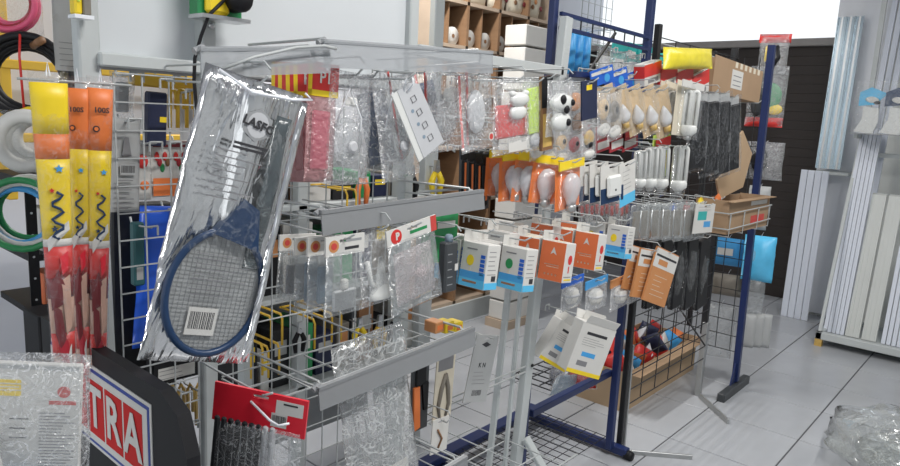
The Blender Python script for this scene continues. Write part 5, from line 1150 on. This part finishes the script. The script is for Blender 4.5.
def lean(name, label, yb, ztop, xt, w, m, n=1, group=None, xb=5.24, yt=None, ang=None):
    o = tag(empty(name, (xb, yb, .08)), label, 'panel', group); yt = yb if yt is None else yt
    b = MB().bar((0, 0, 0), (xt - xb, yt - yb, ztop - .08), w, .03, .006); b.v = [(x, y, z) for (x, y, z) in b.v]
    # bar() lays wx across the horizontal; turn so that the width runs along y
    o2 = MB().add([(0, -w / 2, 0), (0, w / 2, 0), (.03, w / 2, 0), (.03, -w / 2, 0)] + [(xt - xb, yt - yb - w / 2, ztop - .09), (xt - xb, yt - yb + w / 2, ztop - .09), (xt - xb + .03, yt - yb + w / 2, ztop - .08), (xt - xb + .03, yt - yb - w / 2, ztop - .08)], [(0, 1, 5, 4), (1, 2, 6, 5), (2, 3, 7, 6), (3, 0, 4, 7), (0, 3, 2, 1), (4, 5, 6, 7)])
    o2.build('board', m, o)
    rib = MB()
    for s in (-.33, .0, .33):
        rib.add([(-.004, s * w - .004, 0), (-.004, s * w + .004, 0), (0, s * w + .004, 0), (0, s * w - .004, 0)] + [(xt - xb - .004, yt - yb + s * w - .004, ztop - .1), (xt - xb - .004, yt - yb + s * w + .004, ztop - .1), (xt - xb, yt - yb + s * w + .004, ztop - .1), (xt - xb, yt - yb + s * w - .004, ztop - .1)], [(0, 1, 5, 4), (1, 2, 6, 5), (2, 3, 7, 6), (3, 0, 4, 7), (0, 3, 2, 1), (4, 5, 6, 7)])
    rib.build('ribs', m, o)
for i in range(5): lean('pvc_profile', f'{ordn(i, 5)} long white profile of the bundle at the left end of the panel rack', 1.01 - .026 * i, 1.50, 5.5, .022, 'pvc_white', group='long white profiles')
for i in range(3): lean('tall_profile', f'{ordn(i, 3)} tall white film-wrapped profile rising to the top right', 1.00 - .045 * i, 2.6, 5.90, .035, 'pvc_white', group='tall white profiles', xb=5.48)
lean('grey_sheet', 'pale grey upright panel with dark gap in the panel rack, left one', .845, 1.06, 5.45, .085, 'pvc_cream'); lean('grey_sheet', 'pale grey upright panel in the panel rack, right one', .745, 1.06, 5.45, .085, 'pvc_cream')
for i in range(4): lean('short_profile', f'{ordn(i, 4)} short white profile at the right edge of the panel rack', .66 - .03 * i, .74 + .06 * i, 5.36, .024, 'pvc_white', group='short white profiles')
sf = tag(empty('blister_shelf', (5.36, .84, 1.455)), 'clear acrylic shelf with two blister packs at the right edge', 'shelf')
MB().box(-.10, .28, -.4, .20, 0, .008).build('shelf_plate', 'strip_clear', sf); MB().box(-.10, -.097, -.4, .20, .008, .35).build('front_plate', 'film_thin', sf); MB().box(-.02, .28, .17, .19, -.03, 0).build('support', 'white_paint', sf)
for i, y in enumerate((.97, .82)):
    o = tag(empty('blister_pack', (5.30, y, 1.464), (0, math.radians(6), math.radians(-80))), ['blister pack with a blue top card, left one on the acrylic shelf', 'blister pack with a dark blue top card, right one on the acrylic shelf'][i], 'blister pack', 'blister packs')
    MB().poly([(-.07, .17), (.02, .19), (.08, .27), (-.02, .30), (-.08, .26)], -.004, .004).build('card', 'cyan' if i == 0 else 'navy_blue', o)
    MB().poly([(-.06, 0), (.05, 0), (.065, .08), (.05, .17), (-.04, .17), (-.03, .09)], -.02, .012).build('body', 'bulb_white', o); MB().blob((0, -.006, .22), .04, .004, .02).build('print', 'card_white', o, True); MB().blob((.03, -.007, .205), .02, .004, .012).build('print', 'ink', o, True)

# crumpled clear bag on the floor at the lower right
o = tag(empty('plastic_bag', (3.45, .30, 0)), 'big crumpled clear plastic bag standing on the floor at the lower right', 'bag')
mb = MB(); n, m_ = 28, 16; vs = []
for k in range(m_ + 1):
    a = k / m_; rr0 = .30 * (math.sin(math.pi * (.12 + .80 * a)) ** .55)
    for q in range(n):
        t = 2 * math.pi * q / n; d = noise.noise(Vector((math.cos(t) * 2.4, math.sin(t) * 2.4, a * 4))) * .06 + noise.noise(Vector((math.cos(t) * 6, math.sin(t) * 6, a * 9))) * .025
        vs.append(((rr0 + d) * math.cos(t), (rr0 + d) * math.sin(t), max(.001, a * .24 + d * .3 * (1 if a > .05 else 0))))
fs = [(k * n + q, k * n + (q + 1) % n, (k + 1) * n + (q + 1) % n, (k + 1) * n + q) for k in range(m_) for q in range(n)] + [tuple(m_ * n + q for q in range(n))]
mb.add(vs, fs); mb.build('film', 'film_bag', o, True)
MB().blob((.0, .0, .07), .2, .18, .065).build('inner_fold', 'film_bag', o, True)

flush_hooks()
